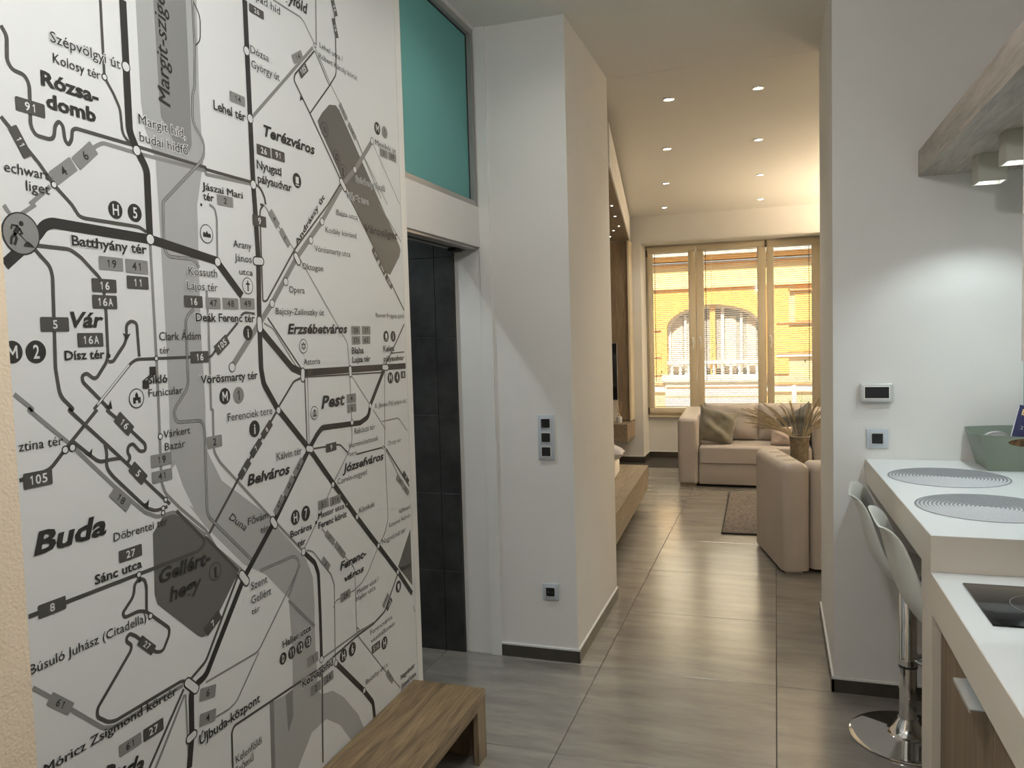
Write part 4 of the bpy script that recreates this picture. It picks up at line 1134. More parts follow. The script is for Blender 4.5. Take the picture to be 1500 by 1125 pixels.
# canopy above, with cube spotlights
cn = thing('canopy', 'grey oak boxed canopy fixed high above the kitchen bar', 'canopy', (.9, 2.4, 2.27))
box('soffit_board', M['grey_oak'], .577, 1.248, .2, 3.768, 2.272, 2.294, cn, .001, 1)
box('fascia', M['grey_oak'], .577, .599, .2, 3.768, 2.294, 2.380, cn, .001, 1)
box('top_board', M['grey_oak'], .599, 1.248, .2, 3.768, 2.362, 2.380, cn)
def cube_spot(x, y, label):
    t = thing('cube_spotlight', label, 'spotlight', (x, y, 2.272), group='white cube spotlights under the kitchen canopy')
    h, z0, z1 = .048, 2.170, 2.2715
    b = MB()
    for q in ((-h, h, -h, -h+.005), (-h, h, h-.005, h), (-h, -h+.005, -h+.005, h-.005), (h-.005, h, -h+.005, h-.005)): b.box(x+q[0], x+q[1], y+q[2], y+q[3], z0, z1)
    b.obj('housing', M['cube_paint'], t, smooth=None)
    box('reflector', M['chrome_satin'], x-.043, x+.043, y-.043, y+.043, 2.190, 2.196, t)
    MB().lathe([(0, -.006), (.030, -.006), (.034, 0), (0, 0)], (x, y, 2.190), 24).obj('lens', M['cubeglow'], t)
    s = lamp('cube_beam', 'SPOT', (x, y, 2.176), CUBE, COOL, target=(x, y, 0), spot_size=math.radians(124), spot_blend=.5, shadow_soft_size=.012)
for y_, nm in ((3.41, 'white cube spotlight under the canopy nearest the end wall'), (3.03, 'white cube spotlight under the canopy, second from the end wall'), (2.65, 'unseen white cube spotlight added for light under the canopy beside the wall cabinet')):  # third cube is out of view, added for its light
    cube_spot(.762, y_, nm)
wc = thing('wall_cabinet', 'white kitchen wall cabinet hanging below the canopy at the right edge', 'cabinet', (.9, 1.8, 1.55))
box('carcass', M['white_lacquer'], .60, 1.248, 1.3, 2.264, 1.552, 2.2715, wc, .001, 1)
for za, zb in ((1.552, 1.909), (1.912, 2.2715)):
    for ya, yb in ((1.784, 2.264), (1.3, 1.780)): box('door', M['white_lacquer'], .578, .598, ya, yb, za, zb, wc, .001, 1)
ts = tag(box('splashback', M['teal_splash'], .972, 1.249, 3.762, 3.7698, 1.067, 2.27), 'teal glass splashback panel on the end wall above the bar', 'splashback')

# placemats
for (x, y, lb) in ((.617, 3.348, 'round grey woven placemat on the bar, the one nearer the wall'), (.632, 2.815, 'round grey woven placemat on the bar, the one nearer the hob')):
    b = MB(); prof = [(0, .002)]+[(.002*k, .0024+.0014*math.sin(2*PI*k/6)) for k in range(1, 102)]
    prof += [(.207, .0025), (.208, .0012), (.206, 0), (0, 0)]
    o = b.lathe(prof, (0, 0, 0), 72).obj('placemat', M['mat_grey'], smooth=80); o.location = (x, y, 1.0662)
    tag(o, lb, 'placemat', 'round placemats on the bar')

# storage basket
bk = thing('storage_basket', 'sage green plastic basket with an oval hand hole, on the bar by the wall', 'basket', (.93, 3.6, 1.066))
bx = dict(b0=.790, b1=1.075, t0=.752, t1=1.112, yb0=3.520, yt0=3.480, yb1=3.725, yt1=3.758, z0=1.0665, z1=1.214)
def bpt(u, v, z):                                  # u,v in 0..1 round the plan, z in 0..1 up
    x0 = bx['b0']+(bx['t0']-bx['b0'])*z; x1 = bx['b1']+(bx['t1']-bx['b1'])*z
    y0_ = bx['yb0']+(bx['yt0']-bx['yb0'])*z; y1_ = bx['yb1']+(bx['yt1']-bx['yb1'])*z
    return (x0+(x1-x0)*u, y0_+(y1_-y0_)*v, bx['z0']+(bx['z1']-bx['z0'])*z)
b = MB(); bm = b.bm
# front wall with hand hole: ring of quads between the outline and an ellipse
N = 40; T = .004
def front(k, inner, off):
    a = 2*PI*k/N; c, s = math.cos(a), math.sin(a)
    if inner: u, w = .47+.21*c, .80+.115*s
    else:
        m_ = max(abs(c), abs(s)); u, w = .5+.5*c/m_, .5+.5*s/m_
        if w > .99: w = 1.0-.045*math.sin(PI*u)+.0
    p = bpt(u, 0, w); bow = -.010*math.sin(PI*min(1, max(0, u)))*w
    return bm.verts.new((p[0], p[1]+off+bow, p[2]))
R0 = [front(k, False, 0) for k in range(N)]; R1 = [front(k, True, 0) for k in range(N)]
R2 = [front(k, False, T) for k in range(N)]; R3 = [front(k, True, T) for k in range(N)]
for k in range(N):
    j = (k+1) % N
    bm.faces.new((R0[k], R0[j], R1[j], R1[k])); bm.faces.new((R2[j], R2[k], R3[k], R3[j]))
    bm.faces.new((R1[k], R1[j], R3[j], R3[k])); bm.faces.new((R0[j], R0[k], R2[k], R2[j]))
b.obj('front_wall', M['basket'], bk)
def panel(name, P0, P1, n_out, dip):
    b = MB(); rows = []
    for i in range(9):
        u = i/8; col = []
        for z in (0, .33, .66, 1.0):
            a0, a1 = Vector(bpt(*P0, z)), Vector(bpt(*P1, z)); p = a0.lerp(a1, u) + Vector(n_out)*(.010*math.sin(PI*u)*z)
            if z == 1.0: p.z -= dip*math.sin(PI*u)
            col.append(p)
        rows.append(col)
    for off, rev in ((0, False), (T, True)):
        vs = [[b.bm.verts.new(p - Vector(n_out)*off) for p in c] for c in rows]
        for i in range(8):
            for j in range(3): b.bm.faces.new((vs[i][j], vs[i+1][j], vs[i+1][j+1], vs[i][j+1]))
        if off == 0: base = vs
        else:
            for i in range(8): b.bm.faces.new((base[i][3], base[i+1][3], vs[i+1][3], vs[i][3]))
    return b.obj(name, M['basket'], bk, smooth=60)
panel('side_wall', (0, 0), (0, 1), (-1, 0, 0), .008); panel('side_wall', (1, 0), (1, 1), (1, 0, 0), .008); panel('back_wall', (0, 1), (1, 1), (0, 1, 0), -.006)
box('base', M['basket'], .792, 1.073, 3.522, 3.723, 1.0665, 1.071, bk)
cup = thing('round_lid', 'pale grey round lid standing inside the green basket', 'lid', (.835, 3.62, 1.071))
MB().lathe([(0, -.004), (.056, -.004), (.06, 0), (.056, .006), (.045, .004), (0, .004)], (.842, 3.63, 1.149), 32, 'Y').xf(Matrix.Identity(4)).obj('disc', M['switch_inner'], cup)
MB().lathe([(.058, -.006), (.063, -.004), (.063, .006), (.058, .008), (.058, -.006)], (.842, 3.63, 1.149), 32, 'Y').obj('rim', M['alu'], cup)

def book(name, label, loc, rot, w, h, t, cover):
    r = thing(name, label, 'book', loc, local=True); r.rotation_euler = rot
    box('cover', cover, 0, w, -t/2, -t/2+.002, 0, h, r); box('cover', cover, 0, w, t/2-.002, t/2, 0, h, r)
    box('page_block', M['paper'], .0, w-.003, -t/2+.002, t/2-.002, .003, h-.003, r)
    return r
gb = book('guide_book', 'navy guide book with a photo cover, leaning up out of the green basket', (.858, 3.585, 1.086), (math.radians(-12), math.radians(16), 0), .17, .245, .018, M['navy'])
def on_cover(o_mesh, name, m, x, z, sx, sz, parent, y=-.0096):
    bm = bmesh.new(); bm.from_mesh(o_mesh); bpy.data.meshes.remove(o_mesh)
    for v in bm.verts: v.co = Vector((x+v.co.x*sx, y, z+v.co.y*sz))
    me = bpy.data.meshes.new(name); bm.to_mesh(me); bm.free(); me.materials.append(m); return link(name, me, parent)
on_cover(text_mesh('BUDAPEST', 1, .03), 'title', M['gold'], .012, .208, .026, .032, gb)
box('cover_photo', M['photo_brown'], .055, .165, -.0096, -.0090, .02, .135, gb)
MB().lathe([(0, -.0006), (.026, -.0006), (.026, 0)], (.062, -.009, .172), 24, 'Y').obj('red_emblem', M['red'], gb)
on_cover(text_mesh('TOP', 1, .03), 'small_title', M['paper'], .05, .166, .018, .018, gb, -.0099)
on_cover(text_mesh('2', 1, .02), 'emblem', M['alu'], .022, .150, .018, .020, gb)
g2 = book('leaflet_pack', 'brown and gold leaflets lying in the green basket, seen through the hand hole', (.80, 3.545, 1.0765), (math.radians(-4), math.radians(2), 0), .22, .126, .012, M['photo_brown'])

# ---------------------------------------------------------------- bar stools
def stool_shell():
    """Moulded bucket shell facing +X, about the stool axis; seat pan near z = 0."""
    prof = [(-.302, .362), (-.292, .352), (-.272, .318), (-.258, .262), (-.243, .19), (-.222, .12), (-.185, .062), (-.13, .024), (-.06, .006), (.02, .002), (.10, .008), (.165, .010), (.205, -.006), (.222, -.028)]
    hw = [.150, .168, .186, .200, .208, .212, .216, .218, .218, .216, .210, .200, .185, .165]
    nt = 17; rows = []
    for i, ((x, z), w) in enumerate(zip(prof, hw)):
        s = i/(len(prof)-1); row = []
        tang = Vector((prof[min(i+1, 13)][0]-prof[max(i-1, 0)][0], prof[min(i+1, 13)][1]-prof[max(i-1, 0)][1])).normalized()
        nx, nz = -tang.y, tang.x                   # towards the sitter: forward at the back, up at the seat
        cup = .058*math.sin(PI*min(1, max(.0, (s*1.15))))**.8 if s < .87 else .03
        for k in range(nt):
            t = -1+2*k/(nt-1); c = cup*abs(t)**2.6
            row.append(Vector((x+nx*c, w*math.sin(t*PI/2*.93)/math.sin(PI/2*.93), z+nz*c)))
        rows.append(row)
    b = MB(); vs = [[b.bm.verts.new(p) for p in r] for r in rows]
    for i in range(len(rows)-1):
        for k in range(nt-1): b.bm.faces.new((vs[i][k], vs[i+1][k], vs[i+1][k+1], vs[i][k+1]))
    return b.mesh('seat_shell', M['stool_shell'], 180)
def bar_stool(label):
    t = thing('bar_stool', label, 'bar stool', (0, 0, 0), local=True, group='white bar stools at the bar')
    sh = link('seat_shell', stool_shell(), t); sh.location = (0, 0, .665)
    md = sh.modifiers.new('thickness', 'SOLIDIFY'); md.thickness = .007; md.offset = -1
    md = sh.modifiers.new('smooth', 'SUBSURF'); md.levels = 2; md.render_levels = 2
    MB().lathe([(0, 0), (.215, 0), (.218, .003), (.217, .007), (.20, .012), (.085, .022), (.066, .032), (.052, .060), (.040, .078), (.037, .085), (0, .085)], seg=72).obj('base', M['chrome'], t, 50)
    MB().lathe([(0, .08), (.033, .08), (.033, .60), (.030, .603), (0, .603)], seg=32).obj('column', M['chrome'], t, 50)
    MB().lathe([(0, .603), (.022, .603), (.022, .635), (0, .635)], seg=28).obj('gas_lift', M['black_plastic'], t, 50)
    MB().lathe([(.0331, .292), (.0355, .293), (.0355, .299), (.0331, .300), (.0331, .292)], seg=32).obj('ring', M['black_plastic'], t)
    MB().box(-.05, .07, -.06, .06, .635, .645).bevel(.004).obj('seat_plate', M['black_plastic'], t)
    fr_ = MB().tube([(.028, -.02, .325), (.10, -.10, .315), (.19, -.13, .305), (.245, -.08, .30), (.26, 0, .298), (.245, .08, .30), (.19, .13, .305), (.10, .10, .315), (.028, .02, .325)], .010, 12)
    f_ = fr_.obj('footrest', M['chrome'], t, 60)
    MB().lathe([(.0332, -.012), (.036, -.012), (.036, .012), (.0332, .012), (.0332, -.012)], (0, 0, .315), 28).obj('clamp', M['chrome'], f_)
    MB().tube([(0, .02, .622), (.0, .12, .618), (0, .17, .600)], .005, 8).obj('lever', M['chrome'], t)
    return t
st = bar_stool('white moulded bar stool on a chrome pedestal, the one farther away by the wall')
st.location = (.490, 3.405, 0)
st2 = dup(st, (.598, 2.785, 0), 0.0, 'white moulded bar stool in front of the other, its column hidden by the unit')
for o in list(st2.children):
    if o.name.startswith('seat_shell'): o.location.z = .672
for o in list(st.children):
    if o.name.startswith('seat_shell'): o.location = (.09, 0, .638); o.rotation_euler = (0, 0, math.radians(-6))
    if o.name.startswith(('seat_plate', 'gas_lift')): pass

# ---------------------------------------------------------------- living room: downlights
def downlight(x, y, label, group, z=None, r=.036, power=24.0, size=110, blend=.7, tint=NEUT):
    z = z if z is not None else 3.1795-(y-YQ)*.01924
    t = thing('ceiling_spotlight', label, 'spotlight', (x, y, z), group=group)
    MB().lathe([(r*.72, .004), (r*.78, -.006), (r, -.006), (r*1.06, -.002), (r*1.06, .0)], (x, y, z), 28).obj('trim_ring', M['chrome'], t)
    MB().lathe([(0, -.001), (r*.74, -.001), (r*.74, .002), (0, .002)], (x, y, z-.002), 24).obj('lens', M['lampglow'], t)
    lamp('spot_beam', 'SPOT', (x, y, z-.012), power, tint, target=(x, y, 0), spot_size=math.radians(size), spot_blend=blend, shadow_soft_size=r*.8)
    return t
ordn = ['nearest the hallway', 'second from the hallway', 'third from the hallway', 'nearest the window']
for k, (x, y) in enumerate(((-.653, 5.36), (-.832, 6.67), (-1.022, 8.05), (-1.215, 9.42))):
    downlight(x, y, 'recessed ceiling spotlight in the left row, %s' % ordn[k], 'recessed spotlights in the living room ceiling')
for k, (x, y) in enumerate(((-.091, 5.35), (-.117, 6.67), (-.132, 8.04), (-.149, 9.36))):
    downlight(x, y, 'recessed ceiling spotlight in the right row, %s' % ordn[k], 'recessed spotlights in the living room ceiling')
# hallway lighting, above and behind the camera's view: recessed spots, a globe pendant added to brighten walls and ceiling; a pendant in the bathroom
for k, (x, y, w_) in enumerate(((-.62, 2.55, 'over the bench'), (-.62, 1.0, 'behind the pendant'), (-.95, 3.15, 'by the bathroom door'))):
    downlight(x, y, 'recessed ceiling spotlight in the hallway, %s' % w_, 'recessed spotlights in the hallway ceiling', ZC, .036, HALL, size=150, blend=1.0, tint=NEUT)
def pendant(x, y, z, r, zc, power, label, tint, kind='POINT', **kw):
    t = thing('added_pendant', label, 'pendant lamp', (x, y, zc))
    MB().tube([(x, y, zc), (x, y, z+r+.06)], .004, 8).obj('cable', M['black_plastic'], t)
    MB().lathe([(0, 0), (.05, 0), (.05, -.02), (0, -.02)], (x, y, zc), 24).obj('ceiling_rose', M['white_lacquer'], t)
    MB().lathe([(0, .07), (.03, .07), (.035, 0), (.0, 0)], (x, y, z+r-.005), 20).obj('lamp_holder', M['chrome_satin'], t)
    pr = [(r*math.sin(PI*k/12), -r*math.cos(PI*k/12)) for k in range(13)]; pr[0] = (0, -r); pr[-1] = (0, r)
    sh_ = MB().lathe(pr, (x, y, z), 32).obj('globe', M['globe_glow'], t, 180)
    l_ = lamp('added_pendant_light', 'POINT', (x, y, z-r-.02), power, tint, shadow_soft_size=r)
    return t
pendant(-.35, 1.25, 2.72, .10, ZC, ADDED_GLOBE, 'added opal glass globe pendant above the view, to brighten the hallway', (.97, .98, 1.0))  # added lamp, out of view, to lift the upper walls and ceiling
downlight(-2.22, 3.15, 'recessed ceiling spotlight in the bathroom', 'recessed spotlights in the bathroom', ZC, .036, BATH, size=84, blend=.4, tint=COOL)

# ---------------------------------------------------------------- living room: canopy, media panel, shelf, television
cp = thing('ceiling_canopy', 'oak-lined ceiling canopy with a pale fascia and small spotlights', 'canopy', (-2.2, 8, 2.78))
pl = [(-1.062, 5.35), (-1.695, 9.76), (-3.24, 9.76), (-3.24, 5.35)]
MB().prism(pl, 2.780, 2.800).obj('soffit', M['bed_oak'], cp, smooth=None)
e = Vector((-1.695+1.062, 9.76-5.35)).normalized(); nn = Vector((e.y, -e.x))*.012
MB().prism([(pl[0][0], pl[0][1]), (pl[0][0]+nn.x, pl[0][1]+nn.y), (pl[1][0]+nn.x, pl[1][1]+nn.y), (pl[1][0], pl[1][1])], 2.770, 3.06).obj('fascia', M['plaster'], cp, smooth=None)
MB().prism([(-1.062, 5.35), (-3.24, 5.35), (-3.24, 5.33), (-1.06, 5.33)], 2.770, 3.10).obj('fascia', M['plaster'], cp, smooth=None)
for k, (x, y) in enumerate(((-1.285, 6.43), (-1.372, 7.04), (-1.468, 7.69), (-1.565, 8.41), (-1.685, 8.73), (-1.832, 9.27))):
    t = thing('canopy_spotlight', 'tiny spotlight under the oak canopy, number %s counting from the hallway' % ['one', 'two', 'three', 'four', 'five', 'six'][k], 'spotlight', (x, y, 2.78), group='tiny spotlights under the oak canopy')
    MB().lathe([(.009, 0), (.009, -.004), (.015, -.004), (.016, 0)], (x, y, 2.78), 16).obj('trim_ring', M['chrome'], t)
    MB().lathe([(0, -.003), (.009, -.003), (.009, 0)], (x, y, 2.78), 16).obj('lens', M['lampglow'], t)
mp_ = thing('media_panel', 'tall oak wall panel left of the window, carrying the television', 'wall panel', (-2.3, 9.8, .56))
box('back_board', M['panel_oak'], -3.2, -1.722, 9.76, 9.955, .56, 2.775, mp_)
box('window_lit_side', M['pvc'], -1.722, -1.697, 9.735, 9.955, .56, 2.775, mp_, .001, 1)  # side of the panel, window light on it put into the pale colour
for x in (-2.36, -3.02): box('joint', M['dark'], x-.0015, x+.0015, 9.7585, 9.7605, .56, 2.775, mp_)
sh_ = thing('floating_shelf', 'oak floating box shelf under the television panel', 'shelf', (-2.2, 9.6, .34))
box('body', M['bed_oak'], -3.1, -1.715, 9.42, 9.955, .337, .548, sh_, .001, 1)
box('end_cap', M['panel_oak'], -1.715, -1.697, 9.42, 9.955, .337, .548, sh_, .001, 1)
tv = thing('television', 'black flat television on the oak panel beside the reed diffuser', 'television', (-2.45, 9.7, .82))
box('screen', M['black_gloss'], -3.09, -1.868, 9.700, 9.725, .822, 1.52, tv, .003)
box('bezel', M['alu'], -3.095, -1.863, 9.712, 9.732, .812, 1.53, tv, .002, 1)
box('wall_bracket', M['dark'], -2.6, -2.3, 9.732, 9.7583, 1.0, 1.35, tv)
pc = thing('leaning_board', 'pale plain board standing on the shelf below the television', 'board', (-2.4, 9.7, .55))
box('board', M['white_fabric'], -2.9, -1.868, 9.742, 9.757, .549, .808, pc, .001, 1)
rd = thing('reed_diffuser', 'small grey reed diffuser bottle with wooden sticks on the floating shelf', 'diffuser', (-1.82, 9.55, .548))
MB().lathe([(0, 0), (.034, 0), (.037, .004), (.037, .070), (.030, .080), (.014, .084), (0, .084)], (-1.822, 9.55, .549), 24).obj('bottle', M['diffuser_bottle'], rd)
MB().lathe([(0, .083), (.015, .083), (.015, .106), (.008, .108), (0, .106)], (-1.822, 9.55, .549), 20).obj('cap', M['reed'], rd)
for k in range(7):
    a = random.uniform(0, 2*PI); s_ = random.uniform(.03, .06)
    MB().tube([(-1.822, 9.55, .64), (-1.822+s_*math.cos(a), 9.55+s_*math.sin(a), .82+random.uniform(-.02, .02))], .0018, 6).obj('reed', M['reed'], rd)

# ---------------------------------------------------------------- platform bed
bd = thing('platform_bed', 'low oak platform bed floating on a recessed plinth, left of the passage', 'bed', (-1.8, 6.5, 0))
P4 = [(-1.078, 5.05), (-1.192, 7.70), (-3.15, 7.70), (-3.15, 5.05)]
MB().prism(P4, .325, .350).bevel(.001, 1).obj('deck', M['bed_oak'], bd, smooth=None)
MB().prism([(-1.080, 5.055), (-1.194, 7.695), (-1.216, 7.695), (-1.102, 5.055)], .125, .325).obj('side_board', M['bed_oak'], bd, smooth=None)
MB().prism([(-1.20, 7.674), (-1.20, 7.696), (-3.15, 7.696), (-3.15, 7.674)], .125, .325).obj('foot_board', M['bed_oak'], bd, smooth=None)
MB().prism([(-1.22, 5.2), (-1.262, 7.27), (-3.0, 7.27), (-3.0, 5.2)], 0, .325).obj('plinth', M['dark'], bd, smooth=None)
mt = thing('mattress', 'white upholstered mattress on the oak platform bed', 'mattress', (-2, 6, .35))
mtm = MB().hexa([(-3.1, 5.1, .3505), (-1.22, 5.1, .3505), (-1.39, 7.27, .3505), (-3.1, 7.27, .3505)], [(-3.1, 5.1, .50), (-1.22, 5.1, .50), (-1.39, 7.27, .50), (-3.1, 7.27, .50)]).bevel(.025, 3)
mtm.obj('body', M['white_fabric'], mt)

def pillow(name, m, w, h, t, seed=0, pinch=.10, wr=.010):
    """Pillow standing in its local XZ plane, thickness along Y, centred."""
    rnd = random.Random(seed); ph = [rnd.uniform(0, 6.28) for _ in range(8)]
    n = 22; b = MB(); grids = []
    for side in (-1, 1):
        g = []
        for i in range(n+1):
            row = []
            for j in range(n+1):
                u, v = -1+2*i/n, -1+2*j/n
                pu, pv = u*(1-pinch*(1-abs(v)**2)*abs(u)**3), v*(1-pinch*(1-abs(u)**2)*abs(v)**3)
                q = max(0, (1-abs(u)**3.2))*max(0, (1-abs(v)**3.2)); y = side*(t/2)*q**.55
                y += side*wr*q*(math.sin(3*u+5*v+ph[0])+.7*math.sin(7*u-4*v+ph[1])+.4*math.sin(11*v+6*u+ph[2]))
                row.append(b.bm.verts.new((pu*w/2, y, pv*h/2)))
            g.append(row)
        grids.append(g)
        for i in range(n):
            for j in range(n): b.bm.faces.new((g[i][j], g[i+1][j], g[i+1][j+1], g[i][j+1]))
    bmesh.ops.remove_doubles(b.bm, verts=b.bm.verts[:], dist=.0004)
    return b.mesh(name, m, 60)
def place(name, me, label, cat, loc, rot, group=None):
    o = link(name, me); o.location = loc; o.rotation_euler = rot; return tag(o, label, cat, group)
place('pillow', pillow('pillow', M['grey_fabric'], .55, .42, .14, 3, .08, .012), 'grey creased pillow lying on the white mattress edge', 'pillow', (-1.555, 6.93, .580), (math.radians(86), 0, math.radians(8)))

# ---------------------------------------------------------------- sofas
def soft(x0, x1, y0, y1, z0, z1, r=.035, seg=4, bulge=0.0, cuts=0):
    b = MB().box(x0, x1, y0, y1, z0, z1); bm = b.bm
    bmesh.ops.recalc_face_normals(bm, faces=bm.faces[:]); bm.normal_update()
    e = [x for x in bm.edges if not all(v.co.z < z0+1e-5 for v in x.verts)]          # the bottom edge stays crisp
    bmesh.ops.bevel(bm, geom=e, offset=r, segments=seg, affect='EDGES', profile=.5)
    return b
so = thing('sofa', 'beige leather two-seat sofa under the window', 'sofa', (-.2, 8.9, 0))
box('base_drawer', M['leather'], -.779, .345, 8.497, 9.25, .028, .252, so, .010, 2)
soft(-.777, .343, 8.482, 9.12, .257, .432, .030, 4).obj('seat_cushion', M['leather'], so)
for x0, x1 in ((-1.0, -.783), (.349, .566)):
    a = MB().hexa([(x0, 8.49, .02), (x1, 8.49, .02), (x1, 9.38, .02), (x0, 9.38, .02)], [(x0, 8.49, .725), (x1, 8.49, .725), (x1, 9.38, .775), (x0, 9.38, .775)]).bevel(.045, 6)
    ao = a.obj('armrest', M['leather'], so)
    MB().box(x0+.02, x1-.03, 8.51, 8.57, 0, .022).box(x0+.02, x1-.03, 9.28, 9.34, 0, .022).obj('foot', M['oak_leg'], so, smooth=None)
soft(-.783, .349, 9.20, 9.40, .05, .70, .03, 3).obj('back_frame', M['leather'], so)
for k, (xc, w, tw) in enumerate(((-.475, .60, 0), (.085, .57, -.02))):
    me = pillow('back_cushion', M['linen'], w, .42, .22, 11+k, .03, .006)
    o = link('back_cushion', me, so); o.location = Vector((xc, 9.07, .628))-so.location; o.rotation_euler = (math.radians(-10), 0, tw)
place('cushion', pillow('cushion', M['olive'], .42, .40, .15, 5, .12, .014), 'olive velvet cushion leaning against the left sofa arm', 'cushion', (-.610, 8.72, .615), (math.radians(-20), math.radians(14), math.radians(12)))
place('cushion', pillow('cushion', M['charcoal'], .40, .38, .14, 6, .12, .01), 'charcoal velvet cushion behind the pampas stems on the right', 'cushion', (.235, 8.80, .625), (math.radians(-18), math.radians(-30), math.radians(-16)))
place('cushion', pillow('cushion', M['blush'], .22, .20, .09, 8, .08, .006), 'small blush pink knitted cushion beside the vase on the sofa seat', 'cushion', (.05, 8.66, .532), (math.radians(-16), 0, math.radians(-6)))

ns = thing('sofa', 'beige leather sofa seen from behind, its quilted arm nearest the passage', 'sofa', (.035, 5.514, 0), math.radians(14.0), local=True)
am = soft(0, .185, .0, .80, .022, .745, .055, 6)
for v in am.bm.verts: v.co.x += (.006 if v.co.x > .09 else -.006)*math.sin(PI*min(1, max(0, v.co.z/.745)))
ar = am.obj('armrest', M['leather'], ns)
c = MB()
for yy in (.18, .36, .55): c.tube([(.001, yy, .66), (.003, yy, .69), (.018, yy, .729), (.055, yy, .7445), (.130, yy, .7445), (.167, yy, .729), (.182, yy, .69)], .0036, 6)
c.obj('seam', M['seam'], ar)
soft(1.72, 1.905, 0, .80, .022, .742, .040, 5).obj('armrest', M['leather'], ns)
soft(.190, 1.715, .012, .235, .03, .742, .050, 6).obj('backrest', M['leather'], ns)
MB().tube([(.2, .0105, .69), (1.7, .0105, .69)], .002, 6).obj('seam', M['leather'], ns)
soft(.192, 1.713, .24, .82, .25, .43, .03, 4).obj('seat_cushion', M['leather'], ns)
soft(.20, 1.70, .24, .80, .03, .246, .01, 2).obj('base', M['leather'], ns)
for x in (.03, 1.75):
    for y in (.03, .71): MB().box(x, x+.11, y, y+.05, 0, .024).obj('foot', M['leather'], ns, smooth=None)

# rug, coffee table, vase with pampas
rg = thing('rug', 'brown woven rug with a dark bound edge on the living room floor', 'rug', (-.1, 7.3, 0))
rb = MB().prism([(-.425, 6.54), (.95, 6.57), (.93, 8.22), (-.455, 8.19)], 0.0005, .010).bevel(.002, 1)
rb.obj('pile', M['rug'], rg)
MB().prism([(-.430, 6.525), (.955, 6.555), (.953, 6.575), (-.429, 6.545)], .0005, .013).obj('binding', M['rug_edge'], rg, smooth=None)
MB().prism([(-.430, 6.53), (-.421, 6.53), (-.449, 8.20), (-.460, 8.20)], .0005, .012).obj('binding', M['rug_edge'], rg, smooth=None)
ct = thing('coffee_table', 'low white coffee table behind the near sofa, under the vase', 'coffee table', (.38, 7.0, .010))
MB().lathe([(0, .385), (.30, .385), (.305, .39), (.305, .405), (.30, .41), (0, .41)], (.36, 7.0, .0), 48).obj('tabletop', M['table_white'], ct)
for k in range(4):
    a = PI/4+PI/2*k; MB().tube([(.36+.24*math.cos(a), 7+.24*math.sin(a), .0108), (.36+.18*math.cos(a), 7+.18*math.sin(a), .386)], [.012, .016], 10).obj('leg', M['bench_oak'], ct)
VX, VY, VZ = .180, 6.90, .4105
vs_ = thing('vase', 'smoky brown glass vase of dried pampas on the coffee table', 'vase', (VX, VY, VZ))
MB().lathe([(0, 0), (.060, 0), (.067, .006), (.071, .05), (.073, .18), (.076, .30), (.082, .345), (.084, .350), (.081, .352), (.073, .30), (.068, .18), (.065, .02), (0, .012)], (VX, VY, VZ), 36).obj('body', M['vase'], vs_)
MB().lathe([(.0815, .346), (.0845, .348), (.0845, .353), (.0815, .353), (.0815, .346)], (VX, VY, VZ), 36).obj('rim', M['chrome_satin'], vs_)
tips = [(-.27, .99, -.1), (-.24, .86, .05), (-.25, .93, .0), (-.17, .84, -.08), (-.22, .97, .12), (-.10, 1.02, .05), (-.04, 1.00, -.1), (.05, .98, .1), (.11, 1.04, 0), (.30, .99, .08), (.34, .97, -.1), (.42, 1.02, .05), (.45, .96, -.05), (.47, .92, .1), (.38, 1.08, .0), (.36, .88, .12), (-.13, .80, .15), (.26, 1.02, -.12), (-.19, .90, -.16), (.43, .86, -.02), (-.25, .96, .1), (-.21, .93, -.05), (-.16, .98, 0), (-.23, .89, .12), (-.12, .93, .08), (.40, .93, .04), (.33, 1.04, .1), (0, .92, .02)]
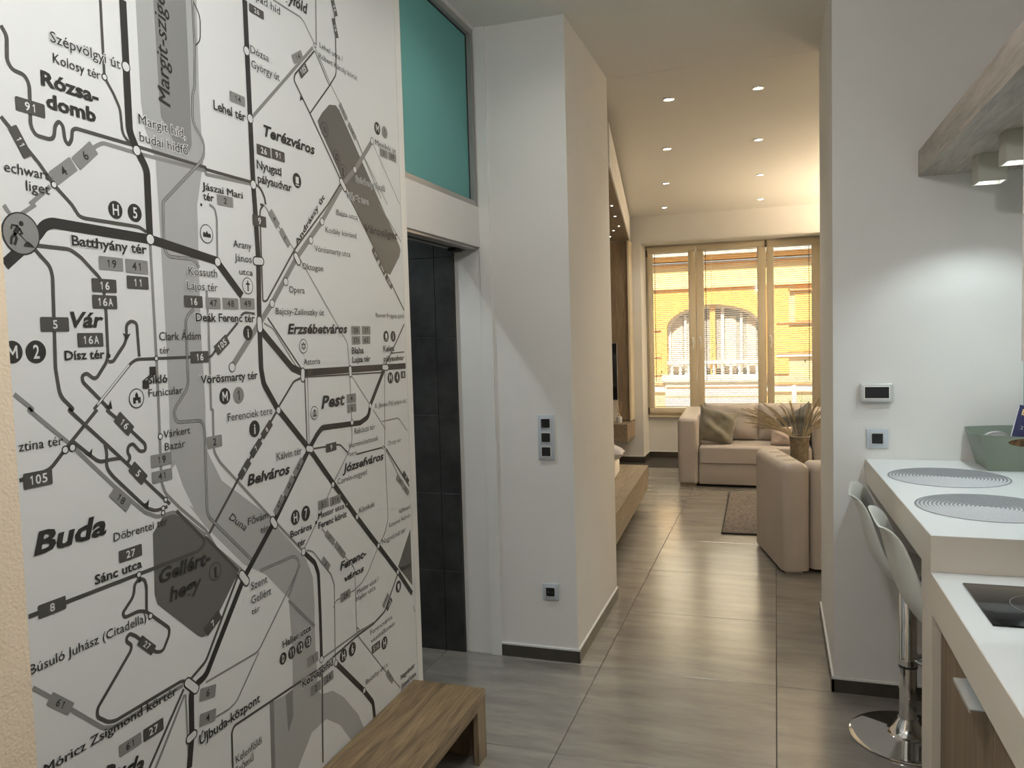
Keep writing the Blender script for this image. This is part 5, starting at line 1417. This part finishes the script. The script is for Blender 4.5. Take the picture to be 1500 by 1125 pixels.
for k, (tx_, tz, ty) in enumerate(tips):
    t = thing('pampas_stem', 'dried beige pampas stem fanning out of the brown glass vase', 'dried grass', (VX, VY, VZ+.02), group='pampas stems in the vase')
    a0 = Vector((VX+random.uniform(-.03, .03), VY+random.uniform(-.03, .03), VZ+.03)); side = 1 if tx_ > VX else -1
    a1 = Vector((VX+side*.05*min(1, abs(tx_-VX)/.2), VY+ty*.3, VZ+.34)); tip = Vector((tx_, VY+ty, tz)); mid = a1.lerp(tip, .5)+Vector((0, 0, .055))
    P = [a0, a1]+[a1*(1-s)**2+mid*2*s*(1-s)+tip*s*s for s in (.25, .5, .75, 1)]
    MB().tube(P, [.0028]*3+[.002, .0016, .001], 5).obj('stalk', M['pampas'], t)
    b = MB()
    for q_ in range(240):
        s = random.uniform(.34, 1.0); base = a1*(1-s)**2+mid*2*s*(1-s)+tip*s*s
        d = ((mid-a1)*(1-s)+(tip-mid)*s).normalized(); L = random.uniform(.035, .075)*(1.25-s*.5)
        o_ = Vector((random.gauss(0, 1), random.gauss(0, 1), random.gauss(0, 1))).normalized()*.48
        e_ = base+(d+o_).normalized()*L; w_ = d.cross(o_).normalized()*.0008
        v = [b.bm.verts.new(x) for x in (base-w_, base+w_, e_)]; b.bm.faces.new(v)
    po = b.obj('plume', M['pampas'], t, smooth=None)
sp = thing('dry_branch', 'thin forked reddish dry twig rising above the pampas', 'dried twig', (VX, VY, VZ+.02))
MB().tube([(VX, VY, VZ+.03), (VX-.01, VY, .80), (VX+.005, VY, .96), (VX+.025, VY, 1.12)], [.003, .0028, .002, .001], 6).tube([(VX+.008, VY, 1.0), (VX+.055, VY, 1.05)], [.002, .001], 5).tube([(VX+.015, VY, 1.04), (VX-.005, VY, 1.09)], [.002, .001], 5).tube([(VX-.01, VY, .82), (VX-.10, VY, .99), (VX-.165, VY, 1.05), (VX-.19, VY, 1.01)], [.003, .002, .002, .001], 6).obj('twig', M['photo_brown'], sp)

# unseen floor lamp added by the window, standing in for warm daylight on the ceiling
fl = thing('added_uplighter', 'added unseen uplighter floor lamp in the far right corner, warming the living room ceiling', 'floor lamp', (2.35, 8.7, 0))
MB().lathe([(0, 0), (.14, 0), (.14, .015), (.02, .022), (0, .022)], (2.35, 8.7, 0), 32).obj('base', M['alu'], fl)
MB().tube([(2.35, 8.7, .02), (2.35, 8.7, 1.78)], .011, 12).obj('pole', M['alu'], fl)
MB().lathe([(.02, 0), (.13, .09), (.135, .10), (.125, .095), (.02, .01)], (2.35, 8.7, 1.76), 32).obj('bowl', M['alu'], fl)
lamp('added_uplight', 'SPOT', (2.35, 8.7, 1.88), ADDED_UPL, WARM, target=(2.3, 8.7, 3.2), spot_size=math.radians(158), spot_blend=.5, shadow_soft_size=.08)
